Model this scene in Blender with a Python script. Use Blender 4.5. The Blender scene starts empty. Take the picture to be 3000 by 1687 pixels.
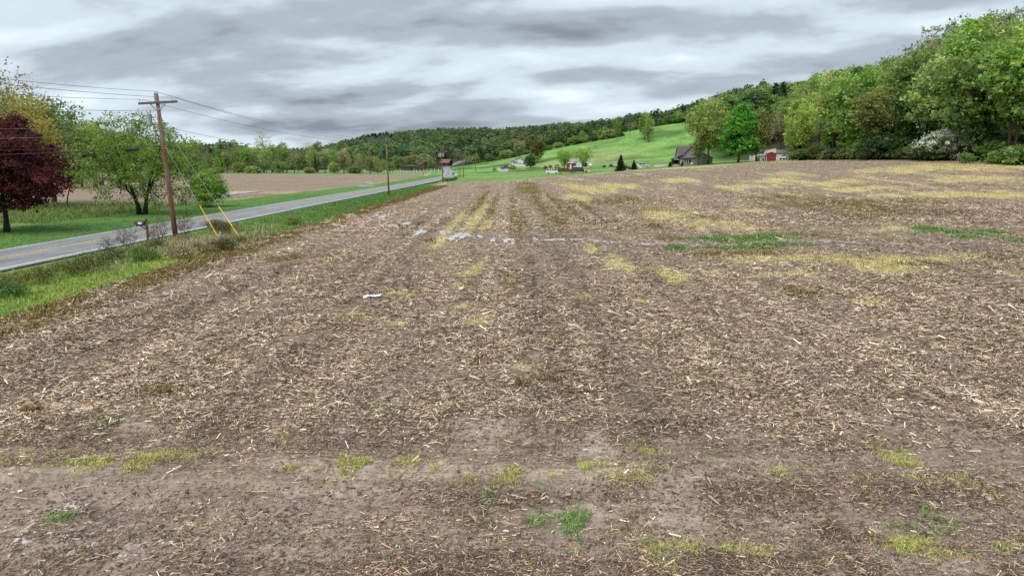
import bpy, math, random
import numpy as np
from mathutils import Vector, Matrix
SC = bpy.context.scene
COL = SC.collection
R = math.radians
# ------------------------------------------------------------------ camera, sky, sun, exposure
HC = 5.2; PITCH = R(10.3); FPX = 2000.0
cam_d = bpy.data.cameras.new('camera'); cam_d.lens = 24.0; cam_d.sensor_width = 36.0
cam_d.clip_start = 0.1; cam_d.clip_end = 9000
cam = bpy.data.objects.new('camera', cam_d); COL.objects.link(cam)
cam.location = (0, 0, HC); cam.rotation_euler = (R(90) - PITCH, 0, 0)
SC.camera = cam
SUN_EL, SUN_AZ = R(58), R(205)
W = bpy.data.worlds.new('World'); SC.world = W; W.use_nodes = True
def build_world():
    nt = W.node_tree; nt.nodes.clear(); N = nt.nodes.new; L = nt.links.new
    out = N('ShaderNodeOutputWorld'); bg = N('ShaderNodeBackground'); L(bg.outputs[0], out.inputs[0])
    sky = N('ShaderNodeTexSky'); sky.sky_type = 'NISHITA'; sky.sun_disc = False
    sky.sun_elevation = SUN_EL; sky.sun_rotation = SUN_AZ
    skm = N('ShaderNodeMixRGB'); skm.blend_type = 'MULTIPLY'; skm.inputs[0].default_value = 1
    skm.inputs[2].default_value = (.6, .6, .6, 1); L(sky.outputs[0], skm.inputs[1])
    tc = N('ShaderNodeTexCoord'); sep = N('ShaderNodeSeparateXYZ'); L(tc.outputs['Generated'], sep.inputs[0])
    def M(op, a, b=None, c=None):
        m = N('ShaderNodeMath'); m.operation = op
        for i, v in enumerate((a, b, c)):
            if v is None: continue
            if isinstance(v, (int, float)): m.inputs[i].default_value = v
            else: L(v, m.inputs[i])
        return m.outputs[0]
    z = M('MAXIMUM', sep.outputs[2], 0.0)
    def density(dz):
        """cloud thickness on a layer seen in perspective; dz looks a little higher up"""
        zz = M('ADD', z, CLOUD_OFF + dz); u = M('DIVIDE', sep.outputs[0], zz); v = M('DIVIDE', sep.outputs[1], zz)
        # cloud rolls lie a little askew to the view
        u2 = M('ADD', M('MULTIPLY', u, 0.97), M('MULTIPLY', v, CLOUD_SKEW)); v2 = M('ADD', M('MULTIPLY', v, 0.97), M('MULTIPLY', u, -CLOUD_SKEW))
        def noise(su, sv, off, det, rough, dist=0.0):
            c = N('ShaderNodeCombineXYZ'); L(M('MULTIPLY', u2, su), c.inputs[0]); L(M('MULTIPLY', v2, sv), c.inputs[1]); c.inputs[2].default_value = off
            n = N('ShaderNodeTexNoise'); n.inputs['Scale'].default_value = 1; n.inputs['Detail'].default_value = det
            n.inputs['Roughness'].default_value = rough; n.inputs['Distortion'].default_value = dist; L(c.outputs[0], n.inputs['Vector'])
            return n.outputs[0]
        return M('ADD', M('MULTIPLY', noise(1.2, 1.9, CLOUD_SEED, 8, .5, .05), .62), M('MULTIPLY', noise(.45, 1.6, CLOUD_SEED + 9.3, 2, .5), .38))
    n0 = density(0.0); n1 = density(CLOUD_STEP)
    s = M('SUBTRACT', M('SUBTRACT', 1.0, n0), M('MULTIPLY', M('SUBTRACT', n1, n0), CLOUD_REL))
    ramp = N('ShaderNodeValToRGB'); L(s, ramp.inputs[0]); e = ramp.color_ramp.elements
    ramp.color_ramp.interpolation = 'EASE'
    e[0].position = .22; e[0].color = CLOUD_COLS[0]; e[1].position = .74; e[1].color = CLOUD_COLS[3]
    a = e.new(.40); a.color = CLOUD_COLS[1]; b = e.new(.57); b.color = CLOUD_COLS[2]
    mix = N('ShaderNodeMixRGB'); mix.inputs[0].default_value = .975; L(skm.outputs[0], mix.inputs[1]); L(ramp.outputs[0], mix.inputs[2])
    # mix keeps nishita physical brightness scaled to the background strength
    L(mix.outputs[0], bg.inputs[0]); bg.inputs[1].default_value = 0.10
CLOUD_SEED = 90.9; CLOUD_OFF = .22; CLOUD_SKEW = -.16; CLOUD_STEP = .02; CLOUD_REL = 2.2
CLOUD_COLS = [(1.04, 1.19, 1.40, 1), (1.82, 2.12, 2.40, 1), (2.85, 3.34, 3.68, 1), (3.65, 4.15, 4.45, 1)]
build_world()
sun_d = bpy.data.lights.new('sun', 'SUN'); sun_d.energy = 1.5; sun_d.angle = R(55); sun_d.color = (1, .97, .93)
sun = bpy.data.objects.new('sun', sun_d); COL.objects.link(sun)
sun.rotation_euler = (R(90) - SUN_EL, 0, R(180) - SUN_AZ); sun.location = (0, 0, 60)
SC.view_settings.view_transform = 'Standard'; SC.view_settings.look = 'None'
SC.view_settings.gamma = 1.0; SC.view_settings.exposure = 1.3
try: SC.view_settings.use_curve_mapping = False
except Exception: pass
SC.render.engine = 'CYCLES'
SC.cycles.max_bounces = 6; SC.cycles.diffuse_bounces = 3; SC.cycles.glossy_bounces = 2; SC.cycles.transparent_max_bounces = 6
SC.cycles.transmission_bounces = 3; SC.cycles.caustics_reflective = False; SC.cycles.caustics_refractive = False
SC.cycles.use_denoising = False
# ------------------------------------------------------------------ terrain shape
def ss(a, b, x):
    t = np.clip((np.asarray(x, float) - a) / (b - a), 0, 1); return t * t * (3 - 2 * t)
RX = [-400, -15, 5, 38, 57, 70, 84, 400]; RZ = [0, 0, 1.0, 3.4, 4.7, 5.7, 6.3, 6.3]
def H(x, y):
    x = np.asarray(x, float); y = np.asarray(y, float)
    r = np.interp(x, RX, RZ) * ss(10, 150, y)
    h2 = np.maximum(0, x + 57) * .15 * ss(300, 450, y) * ss(900, 600, x)
    h3 = np.maximum(0, x - 84 - 10 * ss(130, 230, y)) * .42 * ss(40, 90, y) * ss(260, 180, x) + 40 * ss(150, 300, x)
    a = x / np.maximum(y, 1)
    prof = np.interp(a, [-2, -.6, -.4, -.31, -.28, -.2, -.1, .3, 1], [.4, .3, .12, .10, .25, .74, .93, 1.02, 1.0])
    h4 = 40 * ss(520, 1000, np.hypot(x, y)) * prof
    # roadside bank: the field stands a little above the ditch beside the road
    d = -.28 * np.exp(-((x + 22.3) / 1.1) ** 2) * ss(8, 25, y) * ss(250, 200, y)
    return r + np.maximum(np.maximum(h2, h3), h4) + d
def hz(x, y): return float(H(x, y))
def at(px, py):
    """world point on the terrain seen at a pixel of the 3000 px photograph"""
    u = (px - 1500) / FPX; v = -(py - 843.5) / FPX
    d = np.array([u, math.cos(PITCH) + v * math.sin(PITCH), -math.sin(PITCH) + v * math.cos(PITCH)]); d = d / d[1]
    s = np.concatenate([np.arange(3, 60, .05), np.arange(60, 600, .25), np.arange(600, 3000, 2)])
    k = np.nonzero(HC + d[2] * s <= H(d[0] * s, s))[0]
    k = k[0] if len(k) else -1
    return float(d[0] * s[k]), float(s[k])
def vnoise(x, y, seed=0):
    """value noise, vectorised"""
    xi = np.floor(x).astype(np.int64); yi = np.floor(y).astype(np.int64); fx = x - xi; fy = y - yi
    fx = fx * fx * (3 - 2 * fx); fy = fy * fy * (3 - 2 * fy)
    def h(a, b):
        n = (a * 374761393 + b * 668265263 + seed * 974634777) & 0x7fffffff
        n = ((n ^ (n >> 13)) * 1274126177) & 0x7fffffff
        return ((n ^ (n >> 16)) & 0xffff) / 65535.0
    return (h(xi, yi) * (1 - fx) + h(xi + 1, yi) * fx) * (1 - fy) + (h(xi, yi + 1) * (1 - fx) + h(xi + 1, yi + 1) * fx) * fy
def fbm(x, y, seed=0, o=3):
    s = 0; a = .5
    for k in range(o): s = s + a * vnoise(x * 2 ** k, y * 2 ** k, seed + k); a *= .5
    return s / (1 - .5 ** o)
# ------------------------------------------------------------------ helpers
def tag(o, label=None, cat=None, group=None, kind=None):
    if label: o['label'] = label
    if cat: o['category'] = cat
    if group: o['group'] = group
    if kind: o['kind'] = kind
    return o
def empty(name, loc=(0, 0, 0), rz=0.0, label=None, cat=None, group=None, sc=1.0):
    o = bpy.data.objects.new(name, None); COL.objects.link(o); o.empty_display_size = .3
    o.location = loc; o.rotation_euler = (0, 0, rz); o.scale = (sc, sc, sc)
    return tag(o, label, cat, group)
def link(name, me, mat=None, parent=None):
    if mat is not None and not len(me.materials): me.materials.append(mat)
    o = bpy.data.objects.new(name, me); COL.objects.link(o)
    if parent is not None: o.parent = parent
    return o
class MB:
    def __init__(s): s.v = []; s.f = []; s.T = Matrix.Identity(4)
    def add(s, vs, fs):
        b = len(s.v); s.v += [tuple(s.T @ Vector(p)) for p in vs]; s.f += [tuple(b + i for i in f) for f in fs]; return s
    def box(s, c, d, rz=0.0, top=1.0):
        x, y, z = d[0] / 2, d[1] / 2, d[2] / 2; m = Matrix.Rotation(rz, 3, 'Z'); vs = []
        for k, t in ((-1, 1), (1, top)):
            for i, j in ((-1, -1), (1, -1), (1, 1), (-1, 1)):
                p = m @ Vector((i * x * t, j * y * t, k * z)); vs.append((p[0] + c[0], p[1] + c[1], p[2] + c[2]))
        return s.add(vs, [(0, 3, 2, 1), (4, 5, 6, 7), (0, 1, 5, 4), (1, 2, 6, 5), (2, 3, 7, 6), (3, 0, 4, 7)])
    def span(s, x0, x1, y0, y1, z0, z1): return s.box(((x0 + x1) / 2, (y0 + y1) / 2, (z0 + z1) / 2), (abs(x1 - x0), abs(y1 - y0), abs(z1 - z0)))
    def tube(s, path, rad, n=6, cap=True):
        P = [Vector(p) for p in path]
        if not hasattr(rad, '__len__'): rad = [rad] * len(P)
        rings = []; prev = None
        for i, p in enumerate(P):
            t = (P[min(i + 1, len(P) - 1)] - P[max(i - 1, 0)])
            t = t.normalized() if t.length > 1e-9 else Vector((0, 0, 1))
            if prev is None: a = t.orthogonal().normalized()
            else:
                a = prev - t * prev.dot(t); a = a.normalized() if a.length > 1e-6 else t.orthogonal().normalized()
            prev = a; b = t.cross(a)
            rings.append([p + (a * math.cos(2 * math.pi * k / n) + b * math.sin(2 * math.pi * k / n)) * rad[i] for k in range(n)])
        vs = [q for r_ in rings for q in r_]; fs = []
        for i in range(len(P) - 1):
            for k in range(n):
                fs.append((i * n + k, i * n + (k + 1) % n, (i + 1) * n + (k + 1) % n, (i + 1) * n + k))
        if cap: fs.append(tuple(range(n - 1, -1, -1))); fs.append(tuple((len(P) - 1) * n + k for k in range(n)))
        return s.add(vs, fs)
    def cyl(s, a, b, r0, r1=None, n=8): return s.tube([a, b], [r0, r0 if r1 is None else r1], n)
    def prism(s, prof, y0, y1, in0=0, axis='y'):
        """profile in (x,z), extruded along y"""
        n = len(prof); vs = [(p[0], y0, p[1]) for p in prof] + [(p[0], y1, p[1]) for p in prof]
        if axis == 'x': vs = [(v[1], v[0], v[2]) for v in vs]
        fs = [tuple(range(n)), tuple(range(2 * n - 1, n - 1, -1))] + [(i, i + n, (i + 1) % n + n, (i + 1) % n) for i in range(n)]
        return s.add(vs, fs)
    def ball(s, c, r, n=8, m=6):
        vs = []; fs = []; rx, ry, rz = (r, r, r) if not hasattr(r, '__len__') else r
        for i in range(m + 1):
            th = math.pi * i / m
            for k in range(n): vs.append((c[0] + rx * math.sin(th) * math.cos(2 * math.pi * k / n), c[1] + ry * math.sin(th) * math.sin(2 * math.pi * k / n), c[2] + rz * math.cos(th)))
        for i in range(m):
            for k in range(n): fs.append((i * n + k, (i + 1) * n + k, (i + 1) * n + (k + 1) % n, i * n + (k + 1) % n))
        return s.add(vs, fs)
    def mesh(s, name, smooth=False):
        me = bpy.data.meshes.new(name); me.from_pydata(s.v, [], s.f); me.validate()
        import bmesh
        bm = bmesh.new(); bm.from_mesh(me); bmesh.ops.recalc_face_normals(bm, faces=bm.faces); bm.to_mesh(me); bm.free()
        if smooth: me.polygons.foreach_set('use_smooth', [True] * len(me.polygons))
        me.update(); return me
    def build(s, name, mat, parent=None, smooth=False, bevel=0.0):
        o = link(name, s.mesh(name, smooth), mat, parent)
        if bevel:
            b = o.modifiers.new('bevel', 'BEVEL'); b.width = bevel; b.segments = 2; b.limit_method = 'ANGLE'
        return o
def np_mesh(name, V, nper, col=None, smooth=False, faces=None):
    """V: (n*nper,3); each run of nper vertices is one face (or faces given as an int array)"""
    V = np.ascontiguousarray(V, np.float32); me = bpy.data.meshes.new(name)
    if faces is None: idx = np.arange(len(V), dtype=np.int32); k = nper
    else: faces = np.ascontiguousarray(faces, np.int32); idx = faces.ravel(); k = faces.shape[1]
    nf = len(idx) // k
    me.vertices.add(len(V)); me.vertices.foreach_set('co', V.ravel())
    me.loops.add(len(idx)); me.loops.foreach_set('vertex_index', idx)
    me.polygons.add(nf); me.polygons.foreach_set('loop_start', np.arange(0, nf * k, k, dtype=np.int32))
    if smooth: me.polygons.foreach_set('use_smooth', np.ones(nf, bool))
    if col is not None:
        for nm, c in (col if isinstance(col, dict) else {'col': col}).items():
            a = me.attributes.new(nm, 'FLOAT_COLOR', 'POINT')
            c4 = np.ones((len(V), 4), np.float32); c4[:, :c.shape[1]] = c; a.data.foreach_set('color', c4.ravel())
    me.update(calc_edges=True); return me
# ------------------------------------------------------------------ materials
MATS = {}
class NT:
    def __init__(s, name):
        s.m = bpy.data.materials.new(name); s.m.use_nodes = True; s.t = s.m.node_tree; s.t.nodes.clear()
        s.out = s.N('ShaderNodeOutputMaterial')
    def N(s, t): return s.t.nodes.new(t)
    def put(s, inp, v):
        if v is None: return
        if isinstance(v, (int, float)): inp.default_value = v
        elif isinstance(v, (tuple, list)): inp.default_value = tuple(v) + ((1,) if len(v) == 3 and inp.type == 'RGBA' else ())
        else: s.t.links.new(v, inp)
    def math(s, op, a, b=None, c=None, clamp=False):
        n = s.N('ShaderNodeMath'); n.operation = op; n.use_clamp = clamp
        for i, v in enumerate((a, b, c)): s.put(n.inputs[i], v)
        return n.outputs[0]
    def mix(s, f, a, b, mode='MIX'):
        n = s.N('ShaderNodeMixRGB'); n.blend_type = mode; s.put(n.inputs[0], f); s.put(n.inputs[1], a); s.put(n.inputs[2], b); return n.outputs[0]
    def pos(s, scale=(1, 1, 1), obj=False):
        if obj: o = s.N('ShaderNodeTexCoord').outputs['Object']
        else: o = s.N('ShaderNodeNewGeometry').outputs['Position']
        mp = s.N('ShaderNodeMapping'); s.t.links.new(o, mp.inputs[0]); mp.inputs[3].default_value = scale; return mp.outputs[0]
    def noise(s, vec, scale, det=3, rough=.55, dist=0, colour=False):
        n = s.N('ShaderNodeTexNoise'); s.put(n.inputs['Vector'], vec); n.inputs['Scale'].default_value = scale; n.inputs['Detail'].default_value = det
        n.inputs['Roughness'].default_value = rough; n.inputs['Distortion'].default_value = dist; return n.outputs[1 if colour else 0]
    def ramp(s, f, stops, interp='LINEAR'):
        n = s.N('ShaderNodeValToRGB'); s.put(n.inputs[0], f); e = n.color_ramp.elements; n.color_ramp.interpolation = interp
        while len(e) < len(stops): e.new(.5)
        for i, (p, c) in enumerate(stops): e[i].position = p; e[i].color = tuple(c) + (1,) if len(c) == 3 else c
        return n.outputs[0]
    def step(s, v, lo, hi):
        n = s.N('ShaderNodeMapRange'); n.interpolation_type = 'SMOOTHSTEP'; s.put(n.inputs[0], v); n.inputs[1].default_value = lo; n.inputs[2].default_value = hi; return n.outputs[0]
    def attr(s, name):
        n = s.N('ShaderNodeAttribute'); n.attribute_name = name; return n.outputs['Color']
    def sep(s, c):
        n = s.N('ShaderNodeSeparateColor'); s.put(n.inputs[0], c); return n.outputs
    def bump(s, h, strength=.5, dist=.05):
        n = s.N('ShaderNodeBump'); n.inputs['Strength'].default_value = strength; n.inputs['Distance'].default_value = dist; s.put(n.inputs['Height'], h); return n.outputs[0]
    def bsdf(s, col, rough=.8, metal=0, spec=.3, normal=None, **kw):
        n = s.N('ShaderNodeBsdfPrincipled'); s.put(n.inputs['Base Color'], col); s.put(n.inputs['Roughness'], rough); s.put(n.inputs['Metallic'], metal)
        s.put(n.inputs['Specular IOR Level'], spec)
        if normal is not None: s.put(n.inputs['Normal'], normal)
        for k, v in kw.items(): s.put(n.inputs[k], v)
        return n.outputs[0]
    def done(s, sh): s.t.links.new(sh, s.out.inputs[0]); return s.m
def plain(name, col, rough=.7, metal=0.0, var=.25, scale=4.0, spec=.3, bump=0.0, obj=True):
    """paint, metal or timber with uneven tone"""
    if name in MATS: return MATS[name]
    t = NT(name); p = t.pos(obj=obj); n = t.noise(p, scale, 5, .6)
    c = t.mix(t.step(n, .3, .7), tuple(x * (1 - var) for x in col), tuple(min(1, x * (1 + var)) for x in col))
    rg = t.math('ADD', rough - .1, t.math('MULTIPLY', n, .2))
    MATS[name] = t.done(t.bsdf(c, rg, metal, spec, t.bump(n, .4, bump) if bump else None)); return MATS[name]
def leaf_mat():
    t = NT('leaf'); c = t.attr('col'); ob = t.N('ShaderNodeObjectInfo').outputs['Color']
    c = t.mix(1, c, ob, 'MULTIPLY')
    b = t.bsdf(c, .6, 0, .25); tr = t.N('ShaderNodeBsdfTranslucent'); t.put(tr.inputs[0], t.mix(1, c, (1.15, 1.25, .7), 'MULTIPLY'))
    ms = t.N('ShaderNodeMixShader'); ms.inputs[0].default_value = .42; t.t.links.new(b, ms.inputs[1]); t.t.links.new(tr.outputs[0], ms.inputs[2])
    return t.done(ms.outputs[0])
def attr_mat(name, rough=.85, trans=0.0, spec=.2):
    t = NT(name); c = t.attr('col'); b = t.bsdf(c, rough, 0, spec)
    if trans:
        tr = t.N('ShaderNodeBsdfTranslucent'); t.put(tr.inputs[0], c); ms = t.N('ShaderNodeMixShader'); ms.inputs[0].default_value = trans
        t.t.links.new(b, ms.inputs[1]); t.t.links.new(tr.outputs[0], ms.inputs[2]); b = ms.outputs[0]
    return t.done(b)
def bark_mat():
    t = NT('bark'); p = t.pos((1, 1, .25), True); n = t.noise(p, 9, 5, .65); ob = t.N('ShaderNodeObjectInfo').outputs['Color']
    c = t.ramp(n, [(.3, (.035, .028, .022)), (.55, (.10, .082, .066)), (.75, (.17, .145, .12))]); c = t.mix(1, c, ob, 'MULTIPLY')
    return t.done(t.bsdf(c, .9, 0, .2, t.bump(n, .8, .04)))
LEAF = leaf_mat(); BARK = bark_mat(); BLADE = attr_mat('blade', .8, .25); STRAW = attr_mat('straw', .75, 0, .35); STONE = attr_mat('stone', .8)
def ground_mat():
    t = NT('ground'); g = t.pos(); za = t.sep(t.attr('zonea')); zb = t.sep(t.attr('zoneb')); gc = t.attr('gcol')
    fld, yel, oli = za[0], za[1], za[2]; grn, mud, wet = zb[0], zb[1], zb[2]
    n1 = t.noise(g, .55, 4, .6); n2 = t.noise(g, 2.6, 4, .65); n3 = t.noise(t.pos((1, 1.7, 1)), 11, 4, .72); n4 = t.noise(t.pos((1, 2.4, 1)), 30, 3, .72)
    row = t.noise(t.pos((.9, .02, .9)), 1.0, 3, .6)
    # straw litter over soil
    sp = t.math('ADD', t.math('MULTIPLY', n3, .55), t.math('MULTIPLY', n4, .45))
    straw = t.ramp(sp, [(.34, (.052, .036, .027)), (.46, (.17, .12, .086)), (.54, (.31, .23, .166)), (.66, (.56, .445, .33))])
    n5 = t.noise(t.pos((.22, 1.6, 1)), .9, 5, .62)
    soil = t.ramp(t.math('ADD', t.math('ADD', t.math('MULTIPLY', n3, .26), t.math('MULTIPLY', n2, .18)), t.math('ADD', t.math('MULTIPLY', n4, .2), t.math('MULTIPLY', n5, .36))), [(.36, (.095, .067, .054)), (.45, (.24, .178, .14)), (.53, (.40, .31, .25)), (.64, (.58, .475, .40))])
    row2 = t.noise(t.pos((2.2, .03, 2)), 1.0, 2, .5); tone = t.math('ADD', .36, t.math('MULTIPLY', t.math('ADD', t.math('ADD', t.math('MULTIPLY', row, .45), t.math('MULTIPLY', row2, .25)), t.math('MULTIPLY', n1, .35)), 1.2))
    mudm = t.step(t.math('ADD', mud, t.math('MULTIPLY', t.math('SUBTRACT', n1, .5), 1.2)), .25, .75)
    f = t.mix(mudm, straw, soil); f = t.mix(1, f, t.N('ShaderNodeCombineColor').outputs[0], 'MULTIPLY') if False else f
    cc = t.N('ShaderNodeCombineColor'); [t.t.links.new(tone, cc.inputs[i]) for i in range(3)]
    f = t.mix(1, f, cc.outputs[0], 'MULTIPLY')
    jit = t.math('ADD', t.math('ADD', t.math('MULTIPLY', t.math('SUBTRACT', n2, .5), 1.0), t.math('MULTIPLY', t.math('SUBTRACT', n3, .5), 1.7)), t.math('ADD', t.math('MULTIPLY', t.math('SUBTRACT', row, .5), 1.0), t.math('MULTIPLY', t.math('SUBTRACT', n4, .5), 1.2)))
    def patch(m, col1, col2, f):
        k = t.step(t.math('ADD', m, t.math('MULTIPLY', jit, t.step(m, .02, .3))), .36, .62)
        return t.mix(k, f, t.mix(t.step(n3, .35, .65), col1, col2))
    f = patch(oli, (.08, .062, .018), (.235, .185, .055), f)
    f = patch(yel, (.26, .21, .085), (.66, .57, .27), f)
    f = patch(grn, (.05, .115, .03), (.17, .30, .075), f)
    # grass elsewhere
    gv = t.math('ADD', t.math('ADD', t.math('MULTIPLY', n2, .5), t.math('MULTIPLY', n3, .35)), t.math('MULTIPLY', n1, .35))
    gk = t.ramp(gv, [(.40, (.34, .38, .36)), (.6, (1.0, 1.0, 1.0)), (.78, (1.85, 1.6, 1.5))])
    gr = t.mix(1, gc, gk, 'MULTIPLY')
    fm = t.step(t.math('ADD', fld, t.math('MULTIPLY', t.math('SUBTRACT', n2, .5), .5)), .38, .62)
    c = t.mix(fm, gr, f)
    rg = t.math('SUBTRACT', .92, t.math('MULTIPLY', t.step(t.math('ADD', wet, t.math('MULTIPLY', t.math('SUBTRACT', n2, .5), .6)), .4, .7), .55))
    c = t.mix(t.math('MULTIPLY', wet, .45), c, t.mix(1, c, (.4, .38, .36), 'MULTIPLY'))
    hgt = t.math('ADD', t.math('MULTIPLY', n3, .6), t.math('MULTIPLY', n4, .4))
    return t.done(t.bsdf(c, rg, 0, .25, t.bump(hgt, .9, .06)))
GROUND = ground_mat()
def asphalt_mat():
    t = NT('asphalt'); g = t.pos(); n = t.noise(g, 30, 4, .7); n1 = t.noise(t.pos((1, .12, 1)), 1.3, 4, .6); n2 = t.noise(g, .35, 4, .6)
    vo = t.N('ShaderNodeTexVoronoi'); vo.feature = 'DISTANCE_TO_EDGE'; vo.inputs['Scale'].default_value = .33
    d = t.noise(g, 1.5, 4, .6, colour=True); t.put(vo.inputs['Vector'], t.mix(.45, g, d, 'ADD'))
    crack = t.step(vo.outputs[0], .006, .0)
    c = t.mix(t.step(n1, .35, .65), (.155, .157, .165), (.215, .217, .225)); c = t.mix(t.math('MULTIPLY', t.step(n2, .5, .62), .5), c, (.25, .25, .255))
    c = t.mix(t.math('MULTIPLY', t.step(n, .5, .7), .35), c, (.30, .30, .31)); c = t.mix(t.math('MULTIPLY', crack, .6), c, (.05, .05, .055))
    return t.done(t.bsdf(c, t.math('ADD', .42, t.math('MULTIPLY', n1, .3)), 0, .5, t.bump(n, .3, .01)))
ASPHALT = asphalt_mat()
def paint_mat(name, col):
    t = NT(name); g = t.pos(); n = t.noise(g, 6, 5, .7)
    return t.done(t.bsdf(t.mix(t.step(n, .38, .62), tuple(x * .55 for x in col), col), .6))
WPAINT = paint_mat('white_line_paint', (.80, .80, .78)); YPAINT = paint_mat('yellow_line_paint', (.70, .50, .16))
def water_mat():
    t = NT('water'); n = t.noise(t.pos(), 9, 3, .5)
    return t.done(t.bsdf((.50, .51, .52), .14, 0, .9, t.bump(n, .06, .02)))
WATER = water_mat()
# ------------------------------------------------------------------ patches of weeds on the field, found in the photograph (2576 px wide overview)
K = 3000 / 2576
YEL = [(1140,560,16,24),(1160,548,10,14),(1200,545,12,26),(1225,560,10,14),(1215,575,8,8),(1500,475,60,9),(1440,497,40,6),(1700,537,80,13),(1790,562,80,10),(1640,550,40,8),(1885,575,38,5),(1950,455,60,5),(2100,460,120,6),(1700,455,60,5),(1850,470,60,5),(2300,425,160,7),(2450,420,130,9),(2480,450,110,8),(2400,488,170,6),(2550,492,60,7),(2200,475,100,5),(1430,470,30,6),
 (1950,650,90,7),(2130,655,100,10),(2220,678,70,9),(2330,652,90,7),(2000,688,60,5),(2540,690,25,5),(2440,645,60,5),(1570,664,36,13),(1672,688,24,14),(1690,707,20,6),(1195,678,14,10),(1165,690,18,5),(1150,720,18,4),(875,800,45,7),(905,788,16,6),(1190,812,36,5),(1230,801,14,5),(1150,770,18,5),(1000,815,20,5),(1320,921,28,8),(1000,740,25,4),(1480,625,14,9),(1800,690,30,6),(2190,765,25,5),(1600,755,14,5),(1460,745,14,5),(820,555,30,4),(1560,470,50,5),(1380,860,10,4),(2230,580,60,5),(1900,530,40,4)]
OLI = [(1330,472,20,11),(1960,498,60,5),(2100,513,120,9),(2200,530,110,10),(2180,545,60,5),(2400,535,60,5),(2330,508,60,4),(1560,505,60,6),(1640,528,45,6),(1305,560,15,22),(1290,520,7,26),(1350,505,9,24),(1390,545,14,22),(1410,560,10,12),(1400,515,7,26),(1440,530,8,16),(1500,563,18,7),(1240,520,8,24),(1210,505,6,20),(1470,520,10,18),(1540,565,30,5),
 (1800,641,60,6),(1900,638,50,5),(2300,662,50,6),(1285,690,18,16),(1290,725,12,8),(1385,958,24,8),(1315,965,14,8),(2020,735,30,9),(90,1037,30,5),(845,650,18,7),(920,655,15,5),(700,650,60,6),(1650,570,30,6),(1760,545,25,5),(2100,655,40,5),(2500,650,40,5),(1080,605,14,4),(1260,675,10,5),(400,985,30,6),(1205,910,14,8),(2050,590,50,5),(1700,600,40,5)]
GRN = [(1708,628,34,5),(1850,601,80,6),(1950,596,40,6),(1930,617,60,4),(1850,624,80,3),(2010,615,50,3),(2360,580,50,5),(2330,574,20,4),(2490,586,45,5),(2565,606,25,6),(2440,597,30,4),(1690,628,14,5)]
FG = [(130,1150,90,12,0),(250,1168,70,9,0),(330,1180,30,8,0),(860,1168,80,10,0),(750,1196,50,9,0),(450,1142,40,6,0),(1245,1193,46,8,0),(1360,1196,110,8,0),(1530,1206,60,7,0),(1000,1150,20,5,0),(930,1180,25,7,0),(1080,1175,14,5,0),(1960,1200,20,6,0),(2110,1225,40,6,0),(2300,1205,20,7,0),(2440,1225,30,9,0),(2280,1160,20,6,0),(160,1290,18,8,1),(1245,1296,46,13,1),(1400,1310,45,22,1),(1470,1303,26,9,1),(1255,1240,14,5,1),(1340,1255,14,6,1),(1800,1180,24,6,1),(2330,1302,60,12,1),(2420,1318,30,8,0),(2480,1375,90,16,0),(2540,1345,30,12,2),(2300,1370,30,7,0),(1660,1392,20,8,1),(1710,1404,44,6,0),(1850,1402,24,6,0),(1940,1410,36,8,0),(1700,1420,10,4,0),(1400,1432,30,4,0),(190,1385,14,6,2),(440,1255,30,8,2),(1560,1290,30,10,2),(1200,1310,20,8,2),(1480,1330,60,8,2),(2050,1320,60,12,2),(2150,1340,60,10,2),(560,1030,16,4,0),(970,1040,10,4,1),(1080,1020,16,5,0),(270,1068,10,4,1),(1620,1120,12,5,0),(700,1105,16,5,0),(2240,1125,20,5,0)]
def ell(lst):
    out = []
    for e in lst:
        px, py, rx, ry = [v * K for v in e[:4]]
        x, y = at(px, py); x2, _ = at(px + rx, py); _, ya = at(px, py - ry); _, yb = at(px, py + ry)
        out.append((x, y, max(.15, abs(x2 - x)), max(.2, (ya - yb) / 2), e[4] if len(e) > 4 else None))
    return out
YELW, OLIW, GRNW, FGW = ell(YEL), ell(OLI), ell(GRN), ell(FG)
def mask(lst, x, y):
    m = np.zeros_like(x); sc = np.clip(y / 60, .12, 2.2); w1 = (fbm(x * .9 / sc ** .5, y * .45 / sc, 301, 4) - .5); w2 = (fbm(x * .9 / sc ** .5, y * .45 / sc, 331, 4) - .5); x0, y0 = x, y
    for (cx, cy, rx, ry, k) in lst:
        x = x0 + w1 * min(2.4 * rx, 14); y = y0 + w2 * 2.2 * ry
        q = ((x - cx) / rx) ** 2 + ((y - cy) / ry) ** 2; s = q < 8
        m[s] = np.maximum(m[s], np.exp(-q[s] * .42))
    m = m * np.clip(.05 + 1.0 * fbm(x * .8, y * .3, 351, 4) + 1.1 * (fbm(x * 1.1, y * .045, 352, 3) - .18), 0, 1.2); return m
CHAN = [(1080,640),(1120,655),(1180,665),(1240,680),(1340,690),(1470,700),(1600,705),(1760,708),(1900,715),(2000,708),(2150,706),(2300,705),(2450,708),(2600,712),(2800,722),(3000,730)]
CHW = np.array([at(*p) for p in CHAN])
FX0 = -17.6
def field_sd(x, y):
    """> 0 inside the near crop field"""
    far = 198 + 3 * np.sin(x * .05) + np.interp(x, [-25, -10, 70, 90], [-10, -4, 2, 6])
    lft = x - (FX0 + .5 * (fbm(y * .12, y * 0 + 3, 5) - .5) - 2.4 * ss(140, 190, y))
    rgt = 81 + 10 * ss(130, 215, y) - x
    return np.minimum(np.minimum(lft, rgt), far - y)
def field2_sd(x, y):
    """> 0 inside the field across the road"""
    rt = np.interp(y, [60, 95, 180, 260, 340], [-44, -41, -36, -36.5, -40]) - x
    return np.minimum(np.minimum(rt, y - np.interp(x, [-200, -90, -45, -38], [60, 66, 88, 110])), np.interp(x, [-260, -40], [392, 345]) - y)
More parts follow.
